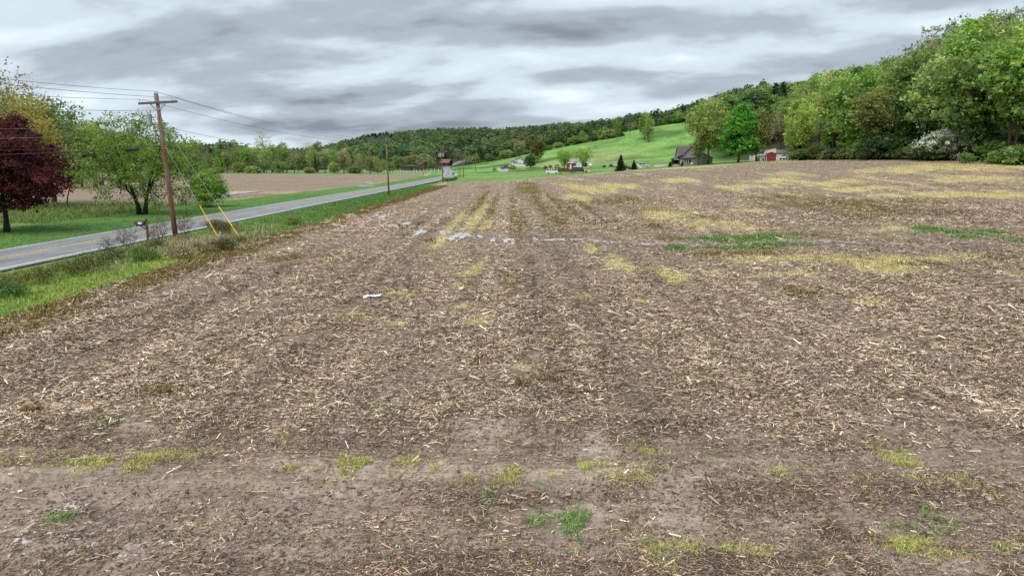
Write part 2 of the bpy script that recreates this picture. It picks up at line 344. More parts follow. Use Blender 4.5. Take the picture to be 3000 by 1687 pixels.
ROADC = [(-28.4, -160), (-28.4, 60), (-28.0, 100), (-27.0, 150), (-26.0, 200), (-25.8, 240), (-26.6, 285), (-29.2, 330), (-33.5, 375), (-40, 420), (-48, 470), (-54.5, 530), (-56, 580), (-52, 630), (-40, 690), (-20, 760)]
def crom(P, n):
    P = np.array(P, float); out = []
    for i in range(len(P) - 1):
        p0, p1, p2, p3 = P[max(i - 1, 0)], P[i], P[i + 1], P[min(i + 2, len(P) - 1)]
        for k in range(n):
            t = k / n; out.append(.5 * ((2 * p1) + (-p0 + p2) * t + (2 * p0 - 5 * p1 + 4 * p2 - p3) * t * t + (-p0 + 3 * p1 - 3 * p2 + p3) * t ** 3))
    out.append(P[-1]); return np.array(out)
ROADP = crom(ROADC, 12)
def road_d(x, y): return np.abs(x - np.interp(y, ROADP[:, 1], ROADP[:, 0]))
def Hd(x, y):
    """terrain with small relief, pressed flat under the road"""
    z = H(x, y); f = ss(-1, 2, field_sd(x, y)); d = ss(3.4, 5.5, road_d(x, y))
    near = ss(140, 40, np.abs(y))
    z = z + near * f * (.10 * (fbm(x * .5, y * .35, 11) - .5) + .07 * (fbm(x * 2.2, y * 1.6, 21) - .5))
    hl = ss(17, 12, y) * f   # wheel ruts of the headland run across the view
    z = z + hl * .08 * np.sin(y * 2.4 + .7 * np.sin(x * .35) + 1.5 * fbm(x * .3, y * .3, 9))
    z = z + d * (1 - f) * (.25 * (fbm(x * .3, y * .3, 31) - .5)) * ss(0, 30, np.abs(x) * 0 + 30)
    return z - .07 * (1 - d)
def build_ground():
    xs = [0.0]
    while xs[-1] < 2600: xs.append(xs[-1] + (.45 if xs[-1] < 34 else max(.45, (xs[-1] - 34) * .045 + .45)))
    xs = np.array(xs); xl = -xs[1:][::-1]; X = np.concatenate([xl, xs])
    ys = [-60.0]
    while ys[-1] < 2600:
        y = ys[-1]; ys.append(y + (3 if y < 0 else .8 if y < 5 else max(.22, y * .0125)))
    Y = np.array(ys); gx, gy = np.meshgrid(X, Y); x = gx.ravel(); y = gy.ravel()
    z = Hd(x, y); nx, ny = len(X), len(Y)
    f1 = field_sd(x, y); f2 = field2_sd(x, y)
    fld = np.maximum(ss(-.5, .5, f1), ss(-1.2, 1.2, f2))
    yel = mask(YELW, x, y); oli = mask(OLIW, x, y); grn = mask(GRNW, x, y)
    fg0 = mask([e for e in FGW if e[4] == 0], x, y); fg1 = mask([e for e in FGW if e[4] == 1], x, y); fg2 = mask([e for e in FGW if e[4] == 2], x, y)
    yel = np.maximum(yel, fg0 * .45); grn = np.maximum(grn, fg1 * .5); oli = np.maximum(oli, fg2 * .5)
    # weedy band along the roadside edge of the field and the far edge
    band = np.exp(-((x - (FX0 + 1.0)) / 1.0) ** 2) * (fbm(y * .15 + 7, x * .3, 3) > .32) * (f1 > -.6); oli = np.maximum(oli, band * .7)
    yel = np.maximum(yel, .55 * np.exp(-((x - (FX0 - .2)) / .9) ** 2) * ss(70, 95, y))
    far_y = ss(150, 185, y) * (f1 > 0) * (x > 35) * ss(.42, .6, fbm(x * .06, y * .22, 77)); yel = np.maximum(yel, far_y * .7)
    str_ = ss(55, 90, y) * (f1 > 0) * ss(.60, .72, fbm(x * .45, y * .035, 55)); oli = np.maximum(oli, str_ * .45)
    str2 = ss(60, 90, y) * (f1 > 0) * ss(.62, .74, fbm(x * .3, y * .05, 91)); yel = np.maximum(yel, str2 * .5)
    e2 = (f2 > -1) * np.exp(-(((x + 52) / 14) ** 2 + ((y - 128) / 8) ** 2)); yel = np.maximum(yel, e2 * .6)
    yel = np.maximum(yel, .6 * (f2 > -1.5) * np.exp(-(f2 / 1.6) ** 2) * ss(.3, .55, fbm(x * .05, y * .05, 8)))
    tone2 = (f2 > 0) * ss(.5, .65, fbm(x * .03, y * .06, 61)); oli = np.maximum(oli, tone2 * .3)
    mud = np.maximum(ss(16, 12.5, y), 0) * (f1 > 0) * .8 + .55 * ss(.56, .68, fbm(x * .25, y * .25, 44)) * ss(30, 15, y)
    dch = np.abs(y - np.interp(x, CHW[:, 0], CHW[:, 1])) * (x > CHW[0, 0] - 1) + 99 * (x <= CHW[0, 0] - 1)
    wet = np.exp(-(dch / 1.6) ** 2) * .9; mud = np.maximum(mud, np.exp(-(dch / .9) ** 2) * .7)
    wet = np.maximum(wet, .55 * ss(.58, .7, fbm(x * .35 + 9, y * .5, 29)) * ss(15.5, 11, y))
    # grass colours
    lawn = np.array([.085, .185, .035]); tall = np.array([.085, .175, .034]); past = np.array([.135, .27, .06]); woods = np.array([.05, .062, .028]); straw = np.array([.30, .245, .13]); olive = np.array([.17, .20, .045])
    n = fbm(x * .15, y * .15, 71)[:, None]
    g = lawn * (1 + .0 * n) + 0 * n
    verge = (x > -25) & (f1 < 0) & (y < 190); vy = ss(95, 62, y)[:, None]
    vg = np.where(n > .5, np.array([.14, .215, .045]), np.array([.10, .20, .04])); vd = ss(.42, .6, fbm(x * .35, y * .2, 17))[:, None]
    dead = np.exp(-(((x + 21.3) / 3.2) ** 2 + ((y - 47.5) / 9) ** 2))[:, None]
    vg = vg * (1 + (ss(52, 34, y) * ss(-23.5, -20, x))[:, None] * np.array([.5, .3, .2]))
    vv = vg * (1 - .5 * dead * vd) + np.array([.27, .225, .125]) * dead * vd
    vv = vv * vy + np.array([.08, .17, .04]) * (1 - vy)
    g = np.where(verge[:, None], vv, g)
    lw = ((x > -20) & (f1 < 0) & (y > 150) & (y < 330))[:, None]; g = np.where(lw, np.array([.145, .26, .062]) * (.7 + .6 * n), g)
    stripe = ss(.52, .6, fbm(x * .012, y * .14, 15))[:, None]; g = np.where(lw, g * (1 - .32 * stripe), g)
    pa = ((x > -45) & (y >= 318))[:, None] & (np.hypot(x, y) < 560)[:, None]
    rgh = np.exp(-(((x - 38) / 24) ** 2 + ((y - 352) / 26) ** 2))[:, None] * ss(.40, .58, fbm(x * .07, y * .09, 13))[:, None]
    g = np.where(pa, past * (.5 + 1.0 * n) * (1 - rgh) + np.array([.30, .29, .13]) * rgh, g)
    dk = ss(.55, .68, fbm(x * .035, y * .07, 19))[:, None]; g = np.where(pa, g * (1 - .5 * dk), g)
    lf = ((x < -36) & (y > 300) & (y < 560))[:, None]; g = np.where(lf, np.array([.125, .225, .07]) * (.8 + .4 * n), g)
    wd = (np.hypot(x, y) > 560) | ((x > 83 + 10 * ss(130, 230, y)) & (y > 30) & ((y < 300) | (x > 70 + .18 * y)))
    g = np.where(wd[:, None], woods * (.7 + .6 * n), g)
    lft = ((x < -42) & (y < 95))[:, None]; g = np.where(lft, np.array([.13, .20, .05]) * (.7 + .6 * n), g)
    cols = {'zonea': np.stack([fld, yel, oli], 1), 'zoneb': np.stack([grn, mud, wet], 1), 'gcol': g}
    i = np.arange((ny - 1) * (nx - 1)); r_ = i // (nx - 1); c_ = i % (nx - 1); b = r_ * nx + c_
    F = np.stack([b, b + 1, b + nx + 1, b + nx], 1); V = np.stack([x, y, z], 1)
    fx, fy = x[F].mean(1), y[F].mean(1); a1 = field_sd(fx, fy) > 0; a2 = field2_sd(fx, fy) > 0
    hill = (np.hypot(fx, fy) > 560) | ((fx > 86) & (fy > 40)); past_ = (fx > -45) & (fy > 318) & ~hill
    reg = np.where(a1, 0, np.where(a2, 1, np.where(hill, 4, np.where(past_, 3, 2))))
    for k, nm in enumerate(['crop_field', 'field_across_road', 'grass_ground', 'pasture', 'wooded_hill']):
        Fk = F[reg == k]; u, inv = np.unique(Fk, return_inverse=True)
        me = np_mesh(nm, V[u], 4, {q: c[u] for q, c in cols.items()}, True, inv.reshape(-1, 4))
        tag(link(nm, me, GROUND), ['harrowed corn stubble field littered with straw and weed patches', 'brown stubble field on the far side of the road', 'mown green grass beside the road and houses', 'bright green pasture sloping up behind the houses', 'wooded hillside ground under the trees'][k], 'ground', None, 'structure')
build_ground()
# ------------------------------------------------------------------ road and markings
def ribbon(name, off0, off1, dz, mat, pts, parent=None, dash=None):
    T = np.gradient(pts, axis=0); T /= np.linalg.norm(T, axis=1)[:, None]; Nn = np.stack([T[:, 1], -T[:, 0]], 1)
    V = []; 
    offs = np.linspace(off0, off1, 3 if abs(off1 - off0) > 2 else 2)
    for o in offs:
        q = pts + Nn * o; V.append(np.stack([q[:, 0], q[:, 1], H(pts[:, 0], pts[:, 1]) + dz + (.05 * (1 - (o / 3.2) ** 2))], 1))
    n = len(pts); V = np.concatenate(V); F = []
    for k in range(len(offs) - 1):
        for i in range(n - 1): F.append((k * n + i, (k + 1) * n + i, (k + 1) * n + i + 1, k * n + i + 1))
    return link(name, np_mesh(name, V, 4, None, True, np.array(F)), mat, parent)
rd = tag(ribbon('road', -3.2, 3.2, .0, ASPHALT, ROADP), 'grey asphalt country road curving away past the field', 'road', None, 'structure')
ribbon('edge_line', 2.66, 2.82, .004, WPAINT, ROADP[:130], rd); ribbon('edge_line', -2.82, -2.66, .004, WPAINT, ROADP[:130], rd)
ribbon('centre_line', -.17, -.06, .004, YPAINT, ROADP[:130], rd); ribbon('centre_line', .06, .17, .004, YPAINT, ROADP[:130], rd)
# ------------------------------------------------------------------ puddles
rng = np.random.default_rng(5)
PUDW = []
def puddle(px, py, rxp, ryp, label, seed):
    x, y = at(px, py); x2, _ = at(px + rxp, py); _, ya = at(px, py - ryp); _, yb = at(px, py + ryp)
    rx = abs(x2 - x); ry = max(.3, (ya - yb) / 2); r_ = np.random.default_rng(seed); n = 40
    th = np.linspace(0, 2 * np.pi, n, endpoint=False); k = 1 + sum(r_.uniform(.5, 1) * .55 / m ** .8 * np.sin(m * th + r_.uniform(0, 6)) for m in (2, 3, 5, 7, 11))
    k = np.clip(k, .25, 2)
    px_ = x + rx * k * np.cos(th); py_ = y + ry * k * np.sin(th)
    zz_ = Hd(np.concatenate([px_, x + (px_ - x) * .5, [x]]), np.concatenate([py_, y + (py_ - y) * .5, [y]])); zc = float(np.percentile(zz_, 82)) + .01
    PUDW.append((x, y, rx, ry)); V = np.concatenate([np.stack([px_, py_, np.full(n, zc)], 1), [[x, y, zc]]])
    F = np.array([(i, (i + 1) % n, n) for i in range(n)])
    return tag(link('puddle', np_mesh('puddle', V, 3, None, True, F), WATER), label, 'puddle', 'rain puddles on the fields', 'structure')
PUD = [(1085,640,12.5,4.8),(1120,636,10.9,4.8),(1062,665,10.9,4.0),(1110,668,15.6,4.8),(1150,660,17.2,6.4),(1180,662,20.3,6.4),(1145,648,9.4,4.8),(1232,676,17.2,12.8),(1243,668,6.2,9.6),(1290,686,12.5,4.8),(1320,690,17.2,9.6),(1350,694,23.4,11.2),(1372,690,12.5,6.4),(1410,694,12.5,4.8),(1470,702,23.4,6.4),(1505,704,9.4,6.4),(1570,701,10.9,3.4),(1640,703,28.1,3.4),(1700,702,31.2,2.9),(1745,708,26.5,3.4),(1780,710,14.0,3.4),(1880,716,18.7,3.4),(2003,712,15.6,3.4),(2020,720,10.9,3.4),(2195,713,18.7,3.4),(2245,711,23.4,4.6),(2290,708,15.6,3.4),(2420,708,31.2,4.6),(2560,712,28.1,4.6),(2620,714,31.2,3.4),(2500,709,15.6,3.4),(2800,712,31.2,2.9),
       (690,567,30.0,6.9),(650,574,24.0,4.6),(1078,535,22.0,1.8),(1070,546,22.0,1.8)]
gq = np.random.default_rng(3)
for i, p in enumerate(PUD):
    if p[1] < 600: puddle(*p, 'shallow rain puddle mirroring the sky in the field across the road', 100 + i); continue
    for k in range(3): puddle(p[0] + gq.normal(0, .55) * p[2], p[1] + gq.normal(0, .5) * p[3], p[2] * gq.uniform(.25, .6), p[3] * gq.uniform(.4, .95), 'shallow rain puddle mirroring the grey sky along the wet channel', 100 + 7 * i + k)
# ------------------------------------------------------------------ straw, weeds and grass blades (uncountable: stuff)
def quads(c, d, n, L, Wd):
    """quads centred c, long axis d, width axis n"""
    a = d * (L / 2)[:, None]; b = n * (Wd / 2)[:, None]
    return np.stack([c - a - b, c + a - b, c + a + b, c - a + b], 1).reshape(-1, 3)
def palette(n, cols, w, r_, jit=.18):
    k = r_.choice(len(cols), n, p=np.array(w) / sum(w)); c = np.array(cols)[k]; return np.clip(c * (1 + jit * r_.standard_normal((n, 1))), .01, .9)
STRAWC = [(.70, .565, .40), (.54, .415, .285), (.38, .275, .185), (.19, .13, .088), (.075, .052, .038), (.76, .68, .56), (.40, .245, .145)]
def straw(name, n, y0, y1, pw, lmul, wts, label, hl=False):
    r_ = np.random.default_rng(abs(hash(name)) % 1000 if False else len(name) * 7 + n % 97)
    u = r_.random(n * 3); y = (y0 ** (1 - pw) + u * (y1 ** (1 - pw) - y0 ** (1 - pw))) ** (1 / (1 - pw))
    x = (r_.random(n * 3) * 2 - 1) * (.88 * y + 3)
    k = field_sd(x, y) > .05
    keep = r_.random(len(x)) < np.where(y < 18, .012 + .988 * ss(11.6, 15.5, y + 4 * (fbm(x * .3, y * .6, 12) - .5)), 1.0) if not hl else r_.random(len(x)) < (1 - .75 * ss(-1.2, -3.2, x) * ss(11.4, 10.2, y)) * (.30 + ss(.44, .62, fbm(x * .16 + 3, y * 1.5, 66, 4)))
    # thin on the weed mats
    for (cx, cy, rx, ry) in PUDW: k &= (((x - cx) / rx) ** 2 + ((y - cy) / ry) ** 2 > 1.0) | (r_.random(len(x)) < .12)
    k &= keep & (r_.random(len(x)) < .25 + 1.3 * ss(.25, .7, fbm(x * 1.2, y * .5, 87, 3))) & (r_.random(len(x)) > .85 * np.clip(mask(YELW, x, y) + mask(GRNW, x, y), 0, 1)); x = x[k][:n]; y = y[k][:n]; n = len(x)
    lm_ = lmul * np.interp(y, [11, 16, 26, 60], [1.0, 1.25, 1.95, 2.5]) if .4 < lmul < .5 else lmul
    L = np.clip(r_.lognormal(-1.75, .5, n), .05, .6) * lm_; Wd = np.clip(r_.lognormal(-3.95, .4, n), .007, .06) * lm_ ** (.62 if lmul > .4 else .9)
    big = r_.random(n) < .12; Wd[big] *= 1.7
    yaw = r_.normal(0.15, .95, n); tilt = r_.normal(0, .16, n)
    d = np.stack([np.cos(yaw) * np.cos(tilt), np.sin(yaw) * np.cos(tilt), np.sin(tilt)], 1)
    side = np.stack([-np.sin(yaw), np.cos(yaw), r_.normal(0, .45, n)], 1); side /= np.linalg.norm(side, axis=1)[:, None]
    c = np.stack([x, y, Hd(x, y) + .012 + np.abs(np.sin(tilt)) * L / 2 + r_.random(n) * .035], 1)
    V = quads(c, d, side, L, Wd); col = palette(n, STRAWC, wts, r_)
    tone = (.30 + .36 * fbm(x * .35, y * .12, 41) + .85 * fbm(x * 1.15, y * .03, 42, 2) + .26 * fbm(x * .12, y * .2, 43))[:, None]; col = np.clip(col * tone, .01, .9)
    tag(link(name, np_mesh(name, V, 4, np.repeat(col, 4, 0)), STRAW), label, 'straw', None, 'stuff')
straw('straw_litter', 430000, 9.0, 62, 1.65, .42, [2.6, 4.5, 5, 6, 7, .5, 1.0], 'chopped corn stalks and leaves littering the stubble field')
straw('distant_straw_litter', 130000, 52, 190, 1.9, 1.35, [3, 5, 5, 5, 4, .8, .6], 'straw litter over the farther half of the stubble field')
straw('headland_litter', 200000, 6.5, 17, 1.2, .34, [.3, 1.4, 4, 8, 9, .05, 2.0], 'dark crop crumbs pressed into the bare headland soil', True)
def blades(name, x, y, h, w, col, label, cat='grass', lean=.45, mat=None, parent=None):
    r_ = np.random.default_rng(len(x) % 991); n = len(x); yaw = r_.random(n) * 6.283; th = np.abs(r_.normal(0, lean, n))
    d = np.stack([np.cos(yaw) * np.sin(th), np.sin(yaw) * np.sin(th), np.cos(th)], 1); s = np.stack([-np.sin(yaw), np.cos(yaw), yaw * 0], 1)
    b = np.stack([x, y, Hd(x, y) - .01], 1); m = b + d * (h * .55)[:, None]; tip = b + d * h[:, None] + np.stack([np.cos(yaw), np.sin(yaw), -.6 + 0 * yaw], 1) * (h * .28)[:, None]
    V = np.stack([b - s * (w / 2)[:, None], b + s * (w / 2)[:, None], m + s * (w * .42)[:, None], m - s * (w * .42)[:, None]], 1)
    T = np.stack([m - s * (w * .42)[:, None], m + s * (w * .42)[:, None], tip + s * (w * .06)[:, None], tip - s * (w * .06)[:, None]], 1)
    A = np.concatenate([V, T], 1).reshape(-1, 3)
    o = link(name, np_mesh(name, A, 4, np.repeat(col, 8, 0)), mat or BLADE, parent)
    return tag(o, label, cat, None, 'stuff') if parent is None else o
def in_patches(lst, n, r_, dmax=1e9, sp=.8):
    P = [e for e in lst if e[1] < dmax]; a = np.array([e[2] * e[3] / max(e[1], 8) ** 1.6 for e in P]); k = r_.choice(len(P), n, p=a / a.sum()); E = np.array([[e[0], e[1], e[2], e[3]] for e in P])[k]
    return E[:, 0] + E[:, 2] * r_.normal(0, sp, n), E[:, 1] + E[:, 3] * r_.normal(0, sp, n)
r_ = np.random.default_rng(12)
x, y = in_patches(YELW, 130000, r_, 150, 1.1); k = (field_sd(x, y) > 0) & (fbm(x * 1.1, y * .8, 6) > .40) & (mask(YELW, x, y) > .12 + .75 * r_.random(len(x))); x, y = x[k], y[k]; s = 1 + y / 70
blades('dead_weed_mat', x, y, r_.uniform(.05, .15, len(x)) * s ** .5, r_.uniform(.012, .03, len(x)) * s, palette(len(x), [(.64, .56, .24), (.54, .47, .18), (.68, .62, .36), (.42, .39, .14)], [4, 3, 2, 2], r_), 'mats of yellowed dying weeds on the stubble field', lean=1.05)
x, y = in_patches(OLIW, 30000, r_, 150); yb = 14 + 150 * r_.random(60000) ** 1.6; xb = FX0 + 1.0 + r_.normal(0, .7, len(yb)); kk = fbm(yb * .15 + 7, xb * .3, 3) > .30; x = np.append(x, xb[kk]); y = np.append(y, yb[kk])
k = (field_sd(x, y) > 0) & (fbm(x * 1.3, y * .9, 16) > .42); x, y = x[k], y[k]; s = 1 + y / 70
blades('brown_weed_growth', x, y, r_.uniform(.07, .22, len(x)) * s ** .4, r_.uniform(.014, .03, len(x)) * s, palette(len(x), [(.23, .18, .05), (.14, .105, .03), (.34, .28, .08), (.11, .07, .028)], [4, 4, 3, 2], r_), 'olive brown sprayed weeds along the field edge and rows', lean=.7)
x, y = in_patches(GRNW, 14000, r_, 150, 1.05); k = (field_sd(x, y) > 0) & (fbm(x * 1.1, y * .8, 26) > .38) & (mask(GRNW, x, y) > .1 + .5 * r_.random(len(x))); x, y = x[k], y[k]; s = 1 + y / 70
blades('green_weed_growth', x, y, r_.uniform(.08, .24, len(x)), r_.uniform(.014, .03, len(x)) * s, palette(len(x), [(.13, .25, .06), (.21, .34, .085), (.08, .16, .045), (.30, .38, .12)], [4, 3, 3, 1], r_), 'bright green grass growing along the wet channel', lean=.6)
def fgset(t, n): 
    x, y = in_patches([e for e in FGW if e[4] == t], n, r_, sp=1.25 if t == 0 else .95); k = fbm(x * 2.2, y * 2.2, 36 + t) > .54; return x[k], y[k]
x, y = fgset(0, 80000)
blades('yellow_green_sprouts', x, y, r_.uniform(.03, .10, len(x)), r_.uniform(.006, .013, len(x)), palette(len(x), [(.56, .56, .15), (.44, .46, .11), (.62, .60, .24), (.30, .33, .09)], [4, 3, 2, 3], r_), 'yellow green grass sprouts on the bare headland', lean=.95)
x, y = fgset(1, 15000)
blades('green_grass_sprouts', x, y, r_.uniform(.04, .12, len(x)), r_.uniform(.006, .012, len(x)), palette(len(x), [(.18, .32, .09), (.27, .42, .12), (.11, .21, .06), (.38, .46, .17)], [4, 3, 3, 1], r_), 'small green grass clumps in the foreground soil', lean=.85)
x, y = fgset(2, 14000); x = np.append(x, (r_.random(7000) * 2 - 1) * 9); y = np.append(y, 7 + r_.random(7000) * 3.4); 
blades('rusty_dead_sprouts', x, y, r_.uniform(.02, .06, len(x)), r_.uniform(.005, .012, len(x)), palette(len(x), [(.20, .105, .045), (.12, .075, .04), (.30, .20, .10), (.09, .06, .045)], [3, 4, 2, 4], r_), 'rust brown dead weeds flattened on the headland', lean=1.1)
x = (r_.random(60000) * 2 - 1) * 14; y = 7 + r_.random(60000) * 9; k = (fbm(x * .7, y * 1.6, 136, 4) > .57); x, y = x[k], y[k]
blades('thin_headland_weeds', x, y, r_.uniform(.02, .07, len(x)), r_.uniform(.006, .012, len(x)), palette(len(x), [(.44, .42, .14), (.32, .32, .11), (.24, .19, .08), (.50, .45, .22)], [3, 3, 3, 2], r_), 'thin yellow green weeds scattered over the headland', lean=1.0)
def clods(n):
    g = np.random.default_rng(31); x = (g.random(n) * 2 - 1) * 13; y = 6.8 + g.random(n) ** 1.3 * 9.5; k = fbm(x * .35, y * 1.3, 207, 4) > .44; x, y = x[k], y[k]; n = len(x); r = np.clip(g.lognormal(-4.25, .5, n), .006, .05); c = np.stack([x, y, Hd(x, y) + r * .25], 1)
    U = np.array([[1, 0, 0], [0, 1, 0], [-1, 0, 0], [0, -1, 0], [0, 0, .75], [0, 0, -.75]], float); V = (c[:, None] + U[None] * r[:, None, None] * g.uniform(.55, 1.35, (n, 6, 1)) + g.normal(0, .15, (n, 6, 3)) * r[:, None, None]).reshape(-1, 3)
    T = np.array([[0, 1, 4], [1, 2, 4], [2, 3, 4], [3, 0, 4], [1, 0, 5], [2, 1, 5], [3, 2, 5], [0, 3, 5]]); F = (T[None] + 6 * np.arange(n)[:, None, None]).reshape(-1, 3)
    col = np.repeat(palette(n, [(.20, .145, .112), (.29, .22, .175), (.12, .085, .066), (.37, .295, .245)], [4, 4, 3, 2], g), 6, 0); tag(link('soil_clods', np_mesh('soil_clods', V, 3, col, False, F), STONE), 'small clods and crumbs of earth over the headland', 'soil', None, 'stuff')
clods(70000)
# roadside verge between road and field
n = 60000; yv = 18 + (r_.random(n) ** 1.7) * 150; xv = -24.7 + r_.random(n) * 7.3; k = field_sd(xv, yv) < .2; xv, yv = xv[k], yv[k]; n = len(xv)
dead = np.exp(-(((xv + 21.0) / 2.9) ** 2 + ((yv - 47) / 9) ** 2)) * ss(.36, .55, fbm(xv * .5, yv * .3, 17)); isd = r_.random(n) < dead * 1.1
cv = palette(n, [(.13, .25, .05), (.20, .29, .06), (.085, .18, .035), (.27, .29, .08)], [4, 4, 3, 2], r_)
yellower = ss(52, 34, yv)[:, None] * ss(-23.5, -20, xv)[:, None]; cv = cv * (1 + yellower * np.array([.45, .28, .2])); far = (yv > 62)[:, None]; cv = np.where(far, cv * np.array([.72, .86, .85]), cv); cv[isd] = palette(int(isd.sum()), [(.40, .33, .21), (.30, .24, .16), (.50, .42, .28), (.22, .20, .09)], [3, 3, 2, 2], r_)  # verge grass brighter and yellower towards the near field edge
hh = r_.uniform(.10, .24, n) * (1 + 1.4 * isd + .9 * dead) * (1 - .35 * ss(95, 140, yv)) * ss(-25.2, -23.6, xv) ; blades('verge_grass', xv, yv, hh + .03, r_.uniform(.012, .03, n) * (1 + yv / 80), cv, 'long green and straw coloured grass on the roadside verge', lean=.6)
# lawn edge beyond the road
n = 26000; yv = 30 + r_.random(n) ** 1.5 * 90; xv = -32 - r_.random(n) ** 1.3 * 13; blades('lawn_grass', xv, yv, r_.uniform(.04, .12, n), r_.uniform(.02, .05, n), palette(n, [(.085, .19, .035), (.12, .245, .05), (.06, .14, .03), (.18, .27, .065)], [4, 3, 3, 1], r_), 'green lawn grass under the trees across the road', lean=.6)
n = 12000; yv = 60 + r_.random(n) * 30; xv = -60 + r_.random(n) * 19; blades('rough_grass', xv, yv, r_.uniform(.25, .7, n), r_.uniform(.03, .06, n), palette(n, [(.14, .23, .05), (.20, .27, .07), (.10, .17, .04), (.30, .27, .13)], [4, 3, 3, 2], r_), 'rough tall grass behind the trees by the far field', lean=.5)
# ------------------------------------------------------------------ stones and stalks in the foreground
def stone_mesh(seed):
    q = np.random.default_rng(seed); b = MB(); b.ball((0, 0, .25), (1, .75, .42), 8, 5)
    V = np.array(b.v); V *= (1 + .26 * q.standard_normal((len(V), 1)) * .6); V *= np.array([q.uniform(.8, 1.4), q.uniform(.7, 1.2), q.uniform(.6, 1.1)]); b.v = [tuple(v) for v in V]
    me = b.mesh('stone', True); a = me.attributes.new('col', 'FLOAT_COLOR', 'POINT'); c = np.ones((len(V), 4), np.float32); c[:, :3] = np.array([.52, .475, .425]) * q.uniform(.6, 1.15); a.data.foreach_set('color', c.ravel()); return me
SM = [stone_mesh(i) for i in range(6)]
for m in SM: m.materials.append(STONE)
q = np.random.default_rng(8); SP = []
clus = [(100,1550,110,40,26),(330,1540,90,30,18),(60,1600,70,30,20),(300,1640,120,30,22),(130,1490,90,14,12),(230,1480,60,10,12),(400,1475,60,8,6),(470,1600,60,40,8),(380,1545,40,14,8),(640,1560,120,50,6)]
for (px, py, sx, sy, n) in clus:
    for i in range(n):
        a, b = px + q.normal(0, sx * .55), min(1682, py + q.normal(0, sy * .6))
        if a < 3 or b < 1440: continue
        SP.append((a, b, q.uniform(.024, .055)))
for i, (a, b, s) in enumerate(SP):
    x, y = at(a, b); o = link('stone', SM[i % 6]); o.location = (x, y, float(Hd(x, y)) + .002); s2 = s * q.uniform(.5, 1.15); o.scale = (s2 * 1.2, s2, s2); o.rotation_euler = (q.normal(0, .15), q.normal(0, .15), q.random() * 6.28)
    tag(o, 'pale grey stone lying on bare soil in the bottom left corner', 'stone', 'pale stones on the bare soil')
for (a, b, s, lab) in [(1688,1524,.05,'squarish pale stone among the green grass clumps in the foreground'),(984,1418,.035,'lone white stone on the bare headland soil'),(472,1598,.05,'largest oval pale stone standing apart near the bottom left'),(190,1063,.07,'white stone showing among straw at the left of the field')]:
    x, y = at(a, b); o = link('stone', SM[2]); o.location = (x, y, float(Hd(x, y)) + .0); o.scale = (s * 1.2, s, s); o.rotation_euler = (0, 0, a); tag(o, lab, 'stone', 'pale stones on the bare soil')
STALKM = plain('corn_stalk', (.56, .44, .30), .7, 0, .35, 14)
def stalk_mesh(seed):
    q = np.random.default_rng(seed); b = MB(); L = q.uniform(.16, .3); pts = [(-L / 2 + L * t, .012 * math.sin(3 * t + seed), .012 + .01 * math.sin(5 * t)) for t in np.linspace(0, 1, 6)]
    b.tube(pts, [.014, .012, .0125, .011, .011, .008], 6); b.cyl((-.02, 0, .012), (.0, .001, .013), .015, .015, 6)
    b.add([(0, .0, .02), (.03, .012, .022), (.16, .07, .012), (.15, .055, .006)], [(0, 1, 2, 3)])
    return b.mesh('corn_stalk', True)
ST = [stalk_mesh(i) for i in range(5)]
for m in ST: m.materials.append(STALKM)
SK = [(430,1605,70),(640,1650,100),(600,1520,60),(110,1515,20),(250,1430,30),(235,1290,150),(520,1440,40),(1180,1510,20),(1170,1500,165),(1490,1520,150),(1720,1540,35),(1600,1352,60),(1385,1525,30),(1990,1480,15),(2080,1497,20),(1960,1540,100),(1970,1445,150),(1830,1450,25),(2280,1605,95),(2500,1475,150),(2420,1440,10),(2660,1478,170),(2880,1585,20),(2960,1380,150),(2330,1665,20),(2430,1665,160),(1850,1650,40),(930,1545,20),(1240,1600,100),(1770,1270,160),(2820,1300,80),(2100,1620,140),(710,1590,30),(860,1360,35),(1110,1560,140),(1880,1560,70),(2720,1640,30),(640,1395,30)]
for i, (a, b, rz) in enumerate(SK):
    x, y = at(a, b); o = link('corn_stalk', ST[i % 5]); o.location = (x, y, float(Hd(x, y)) + .004); o.rotation_euler = (q.normal(0, .05), q.normal(0, .06), R(rz)); s = q.uniform(.7, 1.15); o.scale = (s, s, s)
    tag(o, 'broken dry corn stalk lying on the headland in the foreground', 'corn stalk', 'broken corn stalks in the foreground')
def crumpled():
    q = np.random.default_rng(3); n, m = 12, 7; V = []; F = []
    for i in range(n):
        for j in range(m):
            V.append(((i / (n - 1) - .5) * .8 + q.normal(0, .02), (j / (m - 1) - .5) * .32 * (1 - .4 * abs(i / n - .4)) + q.normal(0, .02), .03 + .09 * q.random() * (1 if 0 < i < n - 1 else .3)))
    for i in range(n - 1):
        for j in range(m - 1): F.append((i * m + j, (i + 1) * m + j, (i + 1) * m + j + 1, i * m + j + 1))
    b = MB(); b.add(V, F); x, y = at(1095, 872); o = b.build('plastic_scrap', plain('white_plastic', (.75, .76, .76), .4)); o.location = (x, y, hz(x, y)); o.rotation_euler = (0, 0, R(25))
    sm = o.modifiers.new('thickness', 'SOLIDIFY'); sm.thickness = .004
    tag(o, 'crumpled white plastic scrap lying on the stubble', 'litter')
crumpled()
